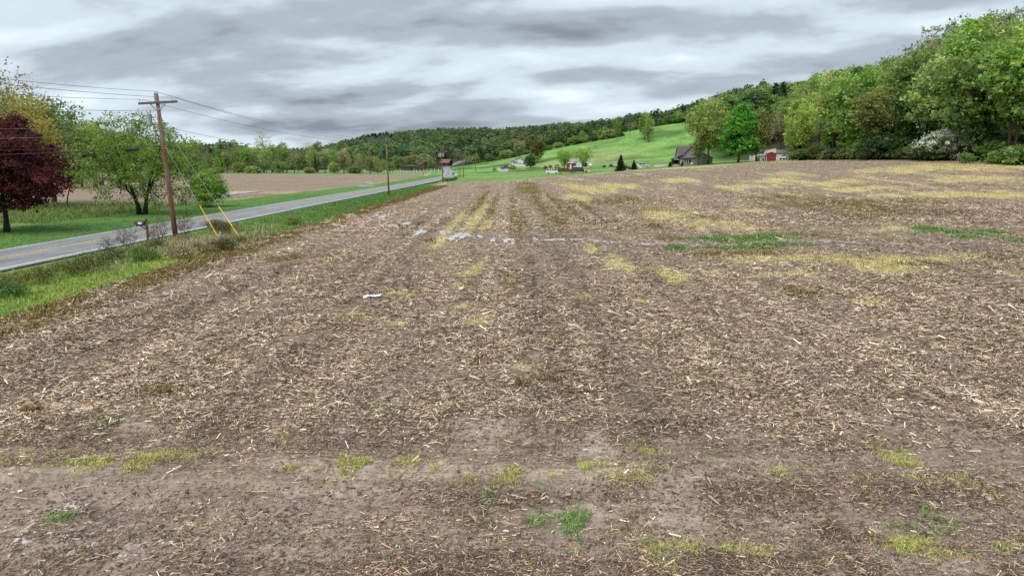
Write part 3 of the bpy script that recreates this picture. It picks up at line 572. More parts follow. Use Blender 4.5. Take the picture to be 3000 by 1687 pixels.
# ------------------------------------------------------------------ trees
def bez(a, c, b, n): 
    t = np.linspace(0, 1, n)[:, None]; return (1 - t) ** 2 * a + 2 * t * (1 - t) * c + t * t * b
def tree_meshes(seed, h, r, base=.25, ntar=220, nleaf=30, ls=.2, shape='round', trunks=1, clump=.5, k1=9, k2=6, rt=None, lump=.22, bare=0.0, palette_=((1, 1, 1),), low=0.0, lean=0.0):
    """wood and leaf meshes of a tree of height h and crown radius r; crown from base*h to h"""
    q = np.random.default_rng(seed); rt = rt or h * .021
    # targets in an uneven crown
    d = q.standard_normal((ntar, 3)); d /= np.linalg.norm(d, axis=1)[:, None]; u = q.random(ntar) ** .45
    lob = sum(q.uniform(.5, 1) * np.cos(d @ q.normal(0, 2.6, 3) + q.uniform(0, 6)) for _ in range(5)) / 3
    u = u * (1 + lump * lob); z0 = base * h; hc = (h - z0) / 2; zc = z0 + hc
    T = np.stack([d[:, 0] * u * r, d[:, 1] * u * r, zc + d[:, 2] * u * hc], 1); tz = np.clip((T[:, 2] - z0) / (2 * hc), 0, 1)
    if shape == 'umbrella': k = .35 + .8 * np.sin(np.clip(tz, 0, 1) * 2.2)
    elif shape == 'cone': k = 1.25 * (1 - tz) + .15
    elif shape == 'dome': k = 1.15 - .45 * tz ** 2
    elif shape == 'vase': k = .45 + .7 * tz
    else: k = np.ones(ntar)
    T[:, :2] *= k[:, None]; T[:, 0] += lean * T[:, 2]
    # three generations of limbs by clustering the targets
    w = MB(); top = zc + hc * .35
    bases = [np.array([0, 0, 0.])] if trunks == 1 else [np.array([q.normal(0, .06), q.normal(0, .06), 0]) + np.array([(i - (trunks - 1) / 2) * rt * 1.9, 0, 0]) for i in range(trunks)]
    tp = []
    for i, b in enumerate(bases):
        off = np.array([0, 0, 0.]) if trunks == 1 else np.array([(i - (trunks - 1) / 2) * r * .45, q.normal(0, .2) * r, 0])
        n = 9; t = np.linspace(0, 1, n)[:, None]; p = b + off * t ** 1.3 + np.array([0, 0, top]) * t + np.cumsum(q.normal(0, h * .006, (n, 3)) * [1, 1, .2], 0); p[0] = b - np.array([0, 0, .15]); p[:, 0] += lean * p[:, 2]
        rr = rt * (1 if trunks == 1 else .75) * (1 - .8 * t[:, 0]) ; rr[0] *= 1.45; w.tube(p, list(rr), 8, True); tp.append((p, rr))
    C = T[q.choice(ntar, k1, replace=False)]
    for _ in range(4):
        lab = np.argmin(((T[:, None] - C[None]) ** 2).sum(2), 1); C = np.array([T[lab == i].mean(0) if (lab == i).any() else C[i] for i in range(k1)])
    twigs = []
    for i in range(k1):
        I = np.nonzero(lab == i)[0]
        if not len(I): continue
        c = C[i]; P, rr = tp[int(np.argmin([np.linalg.norm(p[5][:2] - c[:2]) for p, _ in tp]))]
        za = np.clip(c[2] - .75 * np.hypot(c[0] - P[4][0], c[1] - P[4][1]), max(low * h, h * .10), top * .95); k = int(np.clip(np.searchsorted(P[:, 2], za), 1, 7)); a = P[k]; ra = rr[k] * .62
        mid = (a + c) / 2 + np.array([0, 0, .12 * np.linalg.norm(c - a)]) + q.normal(0, .05, 3) * np.linalg.norm(c - a); cv = bez(a, mid, c, 7); cv[1:] += q.normal(0, .012 * h, (6, 3)); w.tube(cv, list(np.linspace(ra, ra * .35, 7)), 5, False)
        m2 = min(k2, len(I)); C2 = T[q.choice(I, m2, replace=False)]
        for _ in range(3):
            l2 = np.argmin(((T[I][:, None] - C2[None]) ** 2).sum(2), 1); C2 = np.array([T[I][l2 == j].mean(0) if (l2 == j).any() else C2[j] for j in range(m2)])
        for j in range(m2):
            J = I[l2 == j]
            if not len(J): continue
            a2 = cv[int(q.integers(3, 7))]; c2 = C2[j]; mid = (a2 + c2) / 2 + q.normal(0, .08, 3) * np.linalg.norm(c2 - a2) + [0, 0, .06 * np.linalg.norm(c2 - a2)]; cv2 = bez(a2, mid, c2, 5); w.tube(cv2, list(np.linspace(ra * .34, ra * .14, 5)), 4, False)
            for t_ in J:
                a3 = cv2[int(q.integers(2, 5))]; e = T[t_]; cv3 = bez(a3, (a3 + e) / 2 + q.normal(0, .1, 3) * np.linalg.norm(e - a3), e, 4); w.tube(cv3, list(np.linspace(max(ra * .12, .008), .006, 4)), 3, False); twigs.append(cv3)
                if bare:
                    for _ in range(3):
                        s_ = cv3[int(q.integers(1, 4))]; e2 = s_ + q.normal(0, 1, 3) * [.45, .45, .5] * clump * 1.6 + [0, 0, clump * .7]; w.tube([s_, (s_ + e2) / 2 + q.normal(0, .05, 3), e2], [max(ra * .06, .006), .007, .004], 3, False)
    wm = w.mesh('wood', True); wm.materials.append(BARK)
    # leaves in clumps round the twig ends
    keep = q.random(ntar) >= bare * .6; per = np.maximum(1, (nleaf * (1 - bare) * q.uniform(.45, 1.5, ntar)).astype(int)) * keep; idx = np.repeat(np.arange(ntar), per); n = len(idx)
    tw = np.array(twigs) if len(twigs) == ntar else None
    c = T[idx] + q.standard_normal((n, 3)) * clump * np.array([1, 1, .62]) * q.uniform(.4, 1.15, ntar)[idx][:, None]
    dd = q.standard_normal((n, 3)); dd /= np.linalg.norm(dd, axis=1)[:, None]; nn = np.cross(dd, q.standard_normal((n, 3)) + [0, 0, .6]); nn /= np.linalg.norm(nn, axis=1)[:, None] + 1e-9
    L = ls * q.uniform(.6, 1.5, n); V = quads(c, dd, nn, L, L * q.uniform(.45, .85, n))
    pc = np.array(palette_)[q.integers(0, len(palette_), ntar)][idx]; col = pc * (q.uniform(.72, 1.3, ntar)[idx] * q.uniform(.75, 1.3, n))[:, None]
    lm = np_mesh('crown', V, 4, np.repeat(col, 4, 0)); lm.materials.append(LEAF); return wm, lm
def conifer_meshes(seed, h, r, dens=1.0, ls=.28, base=.04):
    q = np.random.default_rng(seed); w = MB(); w.tube([(0, 0, -.1), (0, 0, h * .5), (0, 0, h * .98)], [h * .02, h * .013, .01], 6); Vc = []; Vd = []; Vn = []; Lz = []
    z = base * h
    while z < h * .985:
        t = (z / h - base) / (1 - base); rad = r * (1 - t) ** .85 * q.uniform(.82, 1.12) + .06; nb = max(5, int(11 * (1 - t) + 5))
        for b in range(nb):
            a = q.random() * 6.283; rb = rad * q.uniform(.75, 1.12); e = np.array([math.cos(a) * rb, math.sin(a) * rb, -rb * .22 + rb * .12 * q.random()]); p0 = np.array([0, 0, z])
            w.tube([p0, p0 + e * .5 + [0, 0, .03], p0 + e], [.02, .012, .005], 3, False); m = max(3, int(13 * dens * rb / r + 3))
            for k in range(m):
                s = q.random() ** .6; Vc.append(p0 + e * s + q.normal(0, .05 * r, 3) - [0, 0, .05]); dv = e / rb + q.normal(0, .55, 3); dv[2] -= .25; Vd.append(dv / np.linalg.norm(dv))
        z += h * .032 * (1 - .35 * t)
    c = np.array(Vc); d = np.array(Vd); n = len(c); nn = np.cross(d, q.standard_normal((n, 3))); nn /= np.linalg.norm(nn, axis=1)[:, None]; L = ls * q.uniform(.6, 1.4, n)
    col = np.ones((n, 3)) * q.uniform(.6, 1.35, (n, 1)); lm = np_mesh('crown', quads(c, d, nn, L, L * .5), 4, np.repeat(col, 4, 0)); lm.materials.append(LEAF); wm = w.mesh('wood', True); wm.materials.append(BARK); return wm, lm
def plant(meshes, name, loc, tint, label, cat='tree', group=None, sc=1.0, rz=0.0, bark=(1, 1, 1), zs=1.0, parts=('trunk', 'crown')):
    e = empty(name, loc, rz, label, cat, group); e.scale = (sc, sc, sc * zs)
    a = link(parts[0], meshes[0], None, e); a.color = tuple(bark) + (1,); b = link(parts[1], meshes[1], None, e); b.color = tuple(tint) + (1,); return e
def spot(px, D, dz=0.0):
    x = (px - 1500) / FPX * (D * math.cos(PITCH) + (HC - hz((px - 1500) / FPX * D, D)) * math.sin(PITCH)); return (x, D, float(Hd(x, D)) + dz)
def hgt(px, py, D):
    """height above ground so that the top shows at row py"""
    x, y, z = spot(px, D); v = -(py - 843.5) / FPX; t = (-math.sin(PITCH) + v * math.cos(PITCH)) / (math.cos(PITCH) + v * math.sin(PITCH)); return HC + t * D - z
# near trees across the road
plant(tree_meshes(1, hgt(20, 338, 52.8), 4.5, .17, 520, 62, .15, 'dome', 1, .42, 10, 8, .2, .12, palette_=((1, .95, 1), (1.9, 1.1, 1.1), (.6, .65, .8), (1.3, .9, .9))), 'purple_maple', spot(20, 52.8), (.085, .027, .032), 'dark purple leaved maple on the lawn at the left edge', 'tree', rz=.5, bark=(.5, .45, .42))
plant(tree_meshes(2, hgt(415, 318, 71.75), 6.5, .08, 820, 20, .145, 'dome', 2, .42, 15, 9, .30, .16, palette_=((1, 1, 1), (1.25, 1.1, .9), (.75, .85, .8)), low=.1), 'broad_green_tree', spot(415, 71.75), (.18, .27, .06), 'broad double trunked tree in fresh green leaf on the lawn across the road', 'tree', bark=(.42, .4, .4))
plant(tree_meshes(3, 4.3, 2.35, .02, 260, 42, .13, 'dome', 3, .3, 9, 6, .07, .2, palette_=((1, 1, 1), (1.3, 1.15, .9), (.7, .8, .8))), 'rounded_bush', spot(615, 85), (.22, .36, .08), 'dense rounded green bush beside the road left of the brown field', 'bush')
plant(tree_meshes(4, hgt(150, 255, 92), 5.6, .2, 420, 22, .2, 'vase', 1, .6, 10, 7, .26, .25, .15, palette_=((1, 1, 1), (1.2, 1.1, .9), (.75, .85, .8))), 'tall_green_tree', spot(160, 92), (.155, .215, .07), 'tall loose crowned green tree rising behind the purple maple', 'tree', bark=(.7, .7, .7))
plant(tree_meshes(5, hgt(80, 275, 80), 4.6, .25, 380, 24, .19, 'round', 1, .55, 9, 7, .2, .28, palette_=((1, 1, 1), (1.2, 1.1, .8), (.8, .85, .8))), 'yellow_budding_tree', spot(70, 80), (.40, .33, .10), 'yellow ochre budding tree behind the purple maple', 'tree')
plant(tree_meshes(6, hgt(10, 168, 74), 3.8, .4, 260, 15, .18, 'round', 1, .6, 9, 6, .2, .3, .25), 'thin_crowned_tree', spot(5, 74), (.32, .27, .11), 'tall thin crowned budding tree cut by the left edge', 'tree')
plant(tree_meshes(7, 6.5, 2.4, .3, 120, 14, .16, 'vase', 1, .5, 6, 5, .09, .3, .2, lean=.35), 'leaning_young_tree', spot(195, 84), (.15, .2, .06), 'young tree leaning right behind the purple maple', 'tree')
plant(tree_meshes(8, 3.0, 1.0, .2, 50, 8, .10, 'round', 1, .25, 5, 4, .03, .3, .3), 'sapling', spot(545, 71), (.15, .2, .06), 'slim sapling on the lawn between the big tree and the bush', 'tree')
# prototypes for the many trees
PAL = ((1, 1, 1), (1.22, 1.1, .85), (.75, .85, .82), (.95, 1.05, 1.0))
PR = {
 'round': tree_meshes(21, 18, 5.2, .16, 300, 26, .42, 'round', 1, .75, 10, 7, .3, .25, palette_=PAL),
 'tallround': tree_meshes(22, 22, 5.0, .22, 320, 25, .42, 'round', 1, .8, 10, 7, .32, .3, palette_=PAL),
 'vase': tree_meshes(23, 20, 5.6, .25, 300, 22, .42, 'vase', 2, .8, 10, 7, .32, .3, palette_=PAL),
 'loose': tree_meshes(24, 21, 5.0, .25, 280, 20, .38, 'round', 1, .95, 10, 7, .28, .38, .2, palette_=PAL),
 'dense': tree_meshes(25, 16, 4.6, .08, 300, 44, .42, 'dome', 1, .6, 10, 7, .3, .2, palette_=PAL),
 'bare': tree_meshes(26, 21, 4.6, .28, 240, 10, .32, 'round', 1, .8, 10, 7, .26, .3, .55, palette_=PAL),
 'umbrella': tree_meshes(27, 19, 6.2, .22, 340, 32, .36, 'umbrella', 3, .8, 11, 7, .26, .25, palette_=PAL),
 'small': tree_meshes(28, 8, 3.4, .12, 220, 34, .28, 'dome', 2, .5, 8, 6, .16, .25, palette_=PAL),
 'open': tree_meshes(29, 10, 4.2, .22, 240, 24, .24, 'umbrella', 2, .55, 9, 6, .18, .25, palette_=PAL),
 'shrub': tree_meshes(30, 3.2, 2.4, .0, 150, 34, .26, 'dome', 4, .4, 7, 5, .05, .3, palette_=PAL),
 'conifer': conifer_meshes(31, 20, 3.4, .8, .7, .12),
}
GREENS = {'mid': (.20, .29, .095), 'pale': (.31, .385, .145), 'yel': (.34, .43, .115), 'dark': (.10, .17, .068), 'olive': (.26, .30, .105), 'grey': (.34, .34, .225), 'pink': (.40, .30, .215), 'bright': (.13, .34, .055), 'tan': (.48, .38, .21), 'blue': (.055, .11, .066), 'fresh': (.26, .40, .11)}
LOOK = {}; RECORD = []
def tr(kind, px, top, D, tint, name, label, group=None, hh=None, bark=(.8, .78, .75), wid=1.0, cat='tree', base=None):
    loc = spot(px, D) if base is None else base; h0 = {'round': 18, 'tallround': 22, 'vase': 20, 'loose': 21, 'dense': 16, 'bare': 21, 'umbrella': 19, 'small': 8, 'open': 10, 'shrub': 3.2, 'conifer': 20}[kind]
    h = hh or hgt(px, top, D); s = h / h0; v = np.random.default_rng(int(px * 7 + D)).uniform(.85, 1.15); c = GREENS[tint] if isinstance(tint, str) else tint
    LOOK[name] = LOOK.get(name, 0) + 1
    e = plant(PR[kind], name, loc, tuple(x * v for x in c), label, cat, group, s * wid, px * 1.7, bark, 1 / wid); RECORD.append((e, kind, tint if isinstance(tint, str) else 'mid')); return e
# trees round the houses
tr('umbrella', 2074, 296, 214, (.27, .31, .11), 'willow_tree', 'tall olive willow like tree with several stems right of the grey house', wid=1.0)
tr('open', 2046, 404, 217, (.25, .29, .10), 'willow_low_foliage', 'small olive tree standing in for low willow foliage between the grey house and its garage', wid=.62)  # separate small tree built for the willow's low hanging branches
tr('dense', 2162, 300, 207, 'bright', 'green_maple', 'vivid green dense maple standing beside the willow', wid=.95)
tr('round', 2215, 318, 215, (.27, .29, .10), 'olive_tree', 'olive green round tree just right of the vivid maple', wid=.85)
tr('bare', 2285, 305, 250, 'pink', 'budding_tree', 'pinkish grey barely leafed tree behind the pale shed', wid=1.1)
tr('bare', 2255, 318, 262, 'pink', 'budding_tree', 'reddish budding tree behind the olive tree and the vivid maple', wid=.9)
tr('vase', 2350, 300, 196, 'yel', 'yellow_green_tree', 'yellow green forked tree right of the red shed', wid=.7)
tr('loose', 2312, 330, 200, 'yel', 'yellow_green_tree', 'slim yellow green tree right behind the red shed', wid=.6)
tr('bare', 2395, 310, 190, 'olive', 'dark_trunked_tree', 'dark trunked sparse tree at the near end of the wood', wid=.7, bark=(.45, .42, .4))
tr('vase', 1522, 412, 385, 'grey', 'pale_tree', 'pale grey green willow behind the white house', wid=1.15)
tr('round', 1574, 404, 362, (.15, .15, .055), 'brown_green_tree', 'brownish green round tree right of the white house', wid=.95)
tr('small', 1553, 453, 340, 'dark', 'dark_green_tree', 'small dark green tree in front of the white house gable', wid=1.0)
tr('open', 1653, 434, 300, 'fresh', 'spreading_tree', 'open spreading green tree behind the maroon truck', wid=.85, bark=(.4, .4, .4))
tr('open', 1707, 426, 296, 'yel', 'spreading_tree', 'open spreading yellow green tree in front of the white barn', wid=.9, bark=(.4, .4, .4))
SPR = conifer_meshes(41, 5.1, 1.75, 1.3, .22, .02)
plant(SPR, 'spruce', spot(1818, 211), (.022, .042, .02), 'taller of two dark green spruces beside the field', 'tree', 'pair of spruces', sc=hgt(1818, 453, 211) / 5.1)
plant(SPR, 'spruce', spot(1857, 214), (.022, .042, .02), 'shorter of two dark green spruces beside the field', 'tree', 'pair of spruces', sc=hgt(1857, 466, 214) / 5.1, rz=2.0, zs=.92)
plant(conifer_meshes(42, 1.6, .5, 1, .12, .02), 'clipped_conifer', spot(1998, 224), (.03, .055, .025), 'small cone shaped conifer by the grey house window', 'bush', 'small conifers by the grey house')
plant(conifer_meshes(43, 1.7, .7, 1, .12, .02), 'clipped_conifer', spot(1963, 222), (.03, .055, .025), 'small cone shaped conifer by the grey house porch corner', 'bush', 'small conifers by the grey house')
tr('loose', 1808, 352, 405, 'mid', 'pasture_tree', 'tall dark trunked tree left of the big pair on the pasture ridge', wid=.8)
tr('bare', 1846, 348, 402, 'grey', 'pasture_tree', 'thin sparse tree between fuller trees on the pasture ridge', wid=.7)
tr('tallround', 1888, 330, 388, 'fresh', 'pasture_tree', 'large leafy green tree standing in the green pasture', wid=1.1)
tr('round', 1900, 345, 380, 'pale', 'pasture_tree', 'paler tree beside the large leafy one in the pasture', wid=.8)
tr('dense', 1772, 385, 432, 'tan', 'pale_blossom_tree', 'rounded tan blossoming tree at the top of the pasture', wid=.9)
# ------------------------------------------------------------------ the wood on the right hillside
q = np.random.default_rng(77)
FRONT = [('vase', 2440, 205, 178, 'pale', 'loose pale green tree with arching limbs at the near corner of the wood'), ('round', 2500, 200, 168, 'fresh', 'fresh green tree at the edge of the wood left of the white blossom'), ('vase', 2545, 250, 150, 'olive', 'olive green leaning tree low in the wood edge'), ('loose', 2600, 172, 160, 'fresh', 'tall loose green tree above the wood edge left of the white blossom'), ('tallround', 2655, 150, 152, 'mid', 'full green tree behind and left of the white blossom'), ('loose', 2705, 85, 158, 'grey', 'tallest grey green tree on the skyline above the white blossom'), ('round', 2745, 150, 140, 'pale', 'pale green tree directly behind the white blossom'), ('tallround', 2800, 60, 142, 'fresh', 'tall fresh green tree on the skyline right of the white blossom'), ('round', 2840, 130, 126, 'mid', 'full green tree right of the white blossom'), ('loose', 2880, 45, 140, 'pale', 'tall feathery pale tree on the skyline near the right edge'), ('vase', 2955, 75, 116, 'fresh', 'big green tree with dark forked trunk at the right edge'), ('tallround', 3010, 40, 124, 'mid', 'tall green tree cut off by the right edge'), ('loose', 2930, 35, 146, 'grey', 'thin topped tree on the skyline at the far right')]
for kd, px, top, D, tint, lab in FRONT: tr(kd, px, top, D, tint, 'hillside_tree', lab, 'trees of the right hand wood', bark=(.5, .48, .45))
cnt = 0
for i in range(900):
    D = q.uniform(95, 330); x = 84 + 10 * float(ss(130, 230, D)) + abs(q.normal(0, 1)) * 38 + 2; a = x / D
    if a > .92 or a < .385 or x > 185: continue
    z = hz(x, D); kd = str(q.choice(['round', 'tallround', 'loose', 'vase', 'dense'])); tint = str(q.choice(['mid', 'fresh', 'pale', 'mid', 'olive', 'grey', 'fresh', 'yel'])); 
    if x - 84 > 25 and q.random() < .25: tint = 'dark'
    h = q.uniform(15, 21) if x < 100 else q.uniform(15, 22)
    # keep the wood's own skyline: lower towards the houses
    lim = np.interp(1500 + a * 2000, [2250, 2500, 2620, 2700, 2800, 3100], [245, 205, 180, 105, 70, 50]); hm = HC + (480 - lim) / 2000 * D - z
    if hm < 6: continue
    cnt += 1
    tr(kd, 1500 + a * 2000, 0, D, tint, 'hillside_tree', 'leafy spring tree within the mass of the right hand wood', 'trees of the right hand wood', min(h, hm), (.5, .48, .45), q.uniform(.85, 1.15), base=(x, D, float(Hd(x, D)) - .3))
    if cnt >= 130: break
for i in range(34):   # dark pines and leafy trees on the shoulder above the houses
    px = q.uniform(2120, 2420); D = q.uniform(300, 350); top = np.interp(px, [2000, 2100, 2200, 2250, 2330, 2420, 2500], [300, 275, 256, 243, 232, 232, 215]) + abs(q.normal(0, 14)); pine = 2225 < px < 2370 and q.random() < .75
    tr('conifer' if pine else 'dense', px, top, D + (12 if pine else 0), 'blue' if pine else str(q.choice(['dark', 'mid', 'dark'])), 'shoulder_pine' if pine else 'shoulder_tree', 'dark pine in the stand above the pale shed' if pine else 'deep green tree on the hill shoulder above the houses', 'trees on the hill shoulder', wid=1.25)
for i in range(46):   # tree belt along the top of the pasture
    px = q.uniform(1700, 2120); D = np.interp(px, [1700, 1900, 2120], [455, 440, 395]) + q.uniform(0, 30); top = np.interp(px, [1700, 1800, 1900, 2000, 2060, 2150], [380, 368, 345, 318, 285, 268]) + abs(q.normal(0, 12)); kd = str(q.choice(['round', 'dense', 'tallround', 'bare', 'loose']))
    tr(kd, px, top, D, str(q.choice(['mid', 'dark', 'mid', 'grey', 'fresh'])), 'pasture_belt_tree', 'tree in the belt along the top of the green pasture', 'tree belt above the pasture', wid=1.3)
for i, (px, D, h, tint) in enumerate([(2350,190,3,'fresh'),(2385,185,3.4,'olive'),(2420,180,3.2,'fresh'),(2455,172,4,'grey'),(2480,168,3,'fresh'),(2510,166,3.6,'yel'),(2540,160,4.2,'mid'),(2575,152,3.4,'olive'),(2600,150,4.6,'dark'),(2640,148,4,'mid'),(2670,142,3.6,'mid'),(2700,140,3.2,'olive'),(2730,136,3.2,'mid'),(2780,130,3.2,'fresh'),(2810,128,3.2,'mid'),(2850,126,3.4,'fresh'),(2880,122,3,'mid'),(2910,120,3,'olive'),(2940,118,3,'fresh'),(2965,116,3.4,'yel'),(2995,114,3.4,'yel'),(3040,112,3.6,'fresh'),(2560,146,2.4,'fresh'),(2660,138,2.2,'fresh'),(2760,127,2.2,'olive'),(2830,122,2.2,'yel'),(2430,176,2.2,'yel')]):
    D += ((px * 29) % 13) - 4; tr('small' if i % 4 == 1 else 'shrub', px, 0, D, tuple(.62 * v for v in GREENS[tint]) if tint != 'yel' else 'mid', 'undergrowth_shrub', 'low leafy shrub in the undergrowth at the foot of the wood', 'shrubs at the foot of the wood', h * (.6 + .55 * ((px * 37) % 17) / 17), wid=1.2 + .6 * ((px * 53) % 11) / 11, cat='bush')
DG = tree_meshes(51, 6.0, 4.6, .05, 300, 30, .25, 'dome', 3, .5, 9, 6, .12, .25, palette_=((.15, .20, .09), (.8, .8, .76), (.8, .8, .76), (.10, .15, .07), (.7, .72, .66)))
plant(DG, 'flowering_dogwood', spot(2765, 131), (1, 1, 1), 'white flowering dogwood bush at the foot of the wood', 'tree')
# ------------------------------------------------------------------ tree line beyond the field across the road
LT = np.interp
for i in range(62):
    px = 505 + i * 10.2 + q.normal(0, 6); row = i % 3; D = [386, 402, 424][row] + q.uniform(-6, 6)
    D -= 42 * float(ss(950, 1130, px))
    top = np.interp(px, [480, 560, 600, 680, 740, 800, 880, 940, 1000, 1060, 1130], [405, 405, 412, 418, 415, 415, 408, 416, 428, 440, 455]) + abs(q.normal(0, 13)) + (0 if row else 12)
    kd = str(q.choice(['bare', 'loose', 'loose', 'vase', 'bare', 'bare', 'tallround'])); tint = str(q.choice(['pale', 'mid', 'grey', 'pale', 'olive', 'grey', 'mid', 'fresh'])) if kd != 'bare' else str(q.choice(['grey', 'pink', 'olive']))
    tr(kd, px, top, D, tint, 'field_edge_tree', 'spring tree in the tree line beyond the brown field', 'tree line beyond the brown field', wid=.95, bark=(1.1, 1.05, 1))
tr('bare', 775, 376, 410, 'grey', 'tall_bare_tree', 'tallest pale bare tree rising above the tree line', 'tree line beyond the brown field', bark=(2.0, 1.95, 1.9), wid=1.1)
tr('conifer', 925, 455, 384, 'dark', 'dark_conifer', 'small dark conifer in front of the tree line', 'tree line beyond the brown field')
for i, px in enumerate([640, 700, 745, 820, 905, 980, 1040, 1090, 1110, 1140]):
    tr('small' if i % 2 else 'shrub', px, 0, 376 + (60 if px > 1060 else 0), ['mid', 'olive', 'pale'][i % 3], 'field_edge_shrub', 'low green shrub in front of the tree line', 'shrubs before the tree line', [3.2, 6, 4, 7][i % 4], wid=1.3, cat='bush')
for i in range(40):   # mixed trees between the road bend and the far hill
    px = q.uniform(1080, 1470); D = q.uniform(530, 600) if not 1275 < px < 1350 else q.uniform(640, 680); top = 448 + abs(q.normal(0, 12)) + (8 if px < 1200 else 0)
    tr(str(q.choice(['round', 'dense', 'vase', 'bare'])), px, top, D, str(q.choice(['grey', 'mid', 'olive', 'dark', 'pink', 'fresh'])), 'valley_tree', 'tree in the valley before the far wooded hill', 'valley trees', wid=1.3)
for i in range(34):
    px = q.uniform(1470, 1830); D = q.uniform(490, 560); top = np.interp(px, [1470, 1600, 1700, 1830], [432, 415, 395, 380]) + abs(q.normal(0, 14))
    tr(str(q.choice(['round', 'dense', 'vase', 'loose'])), px, top, D, str(q.choice(['grey', 'mid', 'pale', 'dark', 'pink', 'fresh'])), 'ridge_tree', 'tree along the ridge behind the white house', 'trees behind the white house', wid=1.35)
for i in range(22):   # trees to the left, behind the lawn
    px = [280, 330, 380, 440, 500, 545, 590, 240, 180, 120, 60, 10, 470, 410, 350, 300, 230, 150, 90, 30, 520, 565][i]; D = [150, 165, 200, 230, 255, 270, 290][i % 7]; top = np.interp(px, [0, 150, 300, 450, 600], [250, 300, 360, 405, 425]) + abs(q.normal(0, 10))
    tr(str(q.choice(['loose', 'round', 'vase', 'bare'])), px, top, D, str(q.choice(['pale', 'mid', 'fresh', 'olive', 'grey'])), 'background_tree', 'spring tree in the belt behind the lawn on the left', 'trees behind the lawn', wid=1.1)
# ------------------------------------------------------------------ far woods: one mass of crowns
def far_wood(name, n, samp, label, cols, wts, nq=64, hgt_=(11, 17), con=None, seed=9, cap=False):
    g = np.random.default_rng(seed); x, y = samp(g, n); n = len(x); z = H(x, y); h = g.uniform(*hgt_, n)
    if cap:
        hm = HC + (480 - np.interp(1500 + x / y * 2000, [2100, 2250, 2500, 2620, 2700, 2800, 3100], [285, 262, 228, 205, 140, 105, 85])) / 2000 * y - z; k = hm > 7; x, y, z, h = x[k], y[k], z[k], np.minimum(h, hm)[k]; n = len(x)
    rr = h * g.uniform(.26, .36, n); cone = con(x, y, g) if con else np.zeros(n, bool)
    tc = palette(n, cols, wts, g, .16); tc[cone] = palette(int(cone.sum()), [(.022, .05, .032), (.03, .06, .034)], [1, 1], g) if cone.any() else tc[cone]
    idx = np.repeat(np.arange(n), nq); m = len(idx); d = g.standard_normal((m, 3)); d /= np.linalg.norm(d, axis=1)[:, None]; d[:, 2] = np.where(d[:, 2] < -.55, -d[:, 2], d[:, 2]); u = g.uniform(.55, 1.05, m)
    zz = .56 + .44 * d[:, 2] * u; k = np.where(cone[idx], 1.35 * (1 - zz) + .05, 1.0)
    lob = 1 + .25 * np.cos(d[:, 0] * 3.1 + idx * 1.7) * np.cos(d[:, 1] * 2.7 + idx * 2.3)
    c = np.stack([x[idx] + d[:, 0] * u * rr[idx] * k * lob, y[idx] + d[:, 1] * u * rr[idx] * k * lob, z[idx] + h[idx] * zz], 1)
    a = np.cross(d, g.standard_normal((m, 3))); a /= np.linalg.norm(a, axis=1)[:, None]; b = np.cross(d + .5 * g.standard_normal((m, 3)), a); b /= np.linalg.norm(b, axis=1)[:, None]; L = h[idx] * g.uniform(.07, .16, m) * (.62 if nq > 150 else .85)
    V = quads(c, a, b, L, L * g.uniform(.6, 1, m)); col = tc[idx] * g.uniform(.8, 1.22, (m, 1)); o = link(name, np_mesh(name, V, 4, np.repeat(col, 4, 0)), LEAF); o.color = (1, 1, 1, 1); tag(o, label, 'woods', None, 'stuff')
FC = [(0.081, 0.142, 0.047), (0.115, 0.182, 0.061), (0.061, 0.108, 0.047), (0.162, 0.189, 0.101), (0.176, 0.142, 0.101), (0.068, 0.135, 0.068), (0.135, 0.216, 0.068)]
def s_far(g, n):
    a = g.uniform(-.40, .42, n * 3); D = g.uniform(560, 1120, n * 3) ; x = a * D; k = (np.hypot(x, D) > 590) & ((road_d(x, D) > 9) | (D > 700)); return x[k][:n], D[k][:n]
far_wood('far_woods', 4600, s_far, 'spring woods covering the far hills', FC, [4, 4, 4, 2, 1.2, 3, 3], 90, (12, 18), lambda x, y, g: (x / y > -.285) & (x / y < -.17) & (y > 820) & (g.random(len(x)) < .75))
def s_left(g, n):
    a = g.uniform(-1.1, -.38, n); D = g.uniform(420, 800, n); return a * D, D
far_wood('left_woods', 900, s_left, 'green woods far off at the left', FC, [4, 4, 3, 3, 1.5, 3, 4], 60, (14, 20), None, 19)
def s_right(g, n):
    x = g.uniform(100, 330, n * 2); D = g.uniform(60, 520, n * 2); k = (x > 88 + .06 * D) & ((D < 330) | (x > 30 + .26 * D)) & (x / D > .33); return x[k][:n], D[k][:n]
far_wood('hilltop_woods', 900, s_right, 'deep green woods up the right hillside', [tuple(1.5 * v for v in c) for c in FC], [5, 5, 3, 1, .6, 3, 5], 220, (13, 18), None, 29, True)
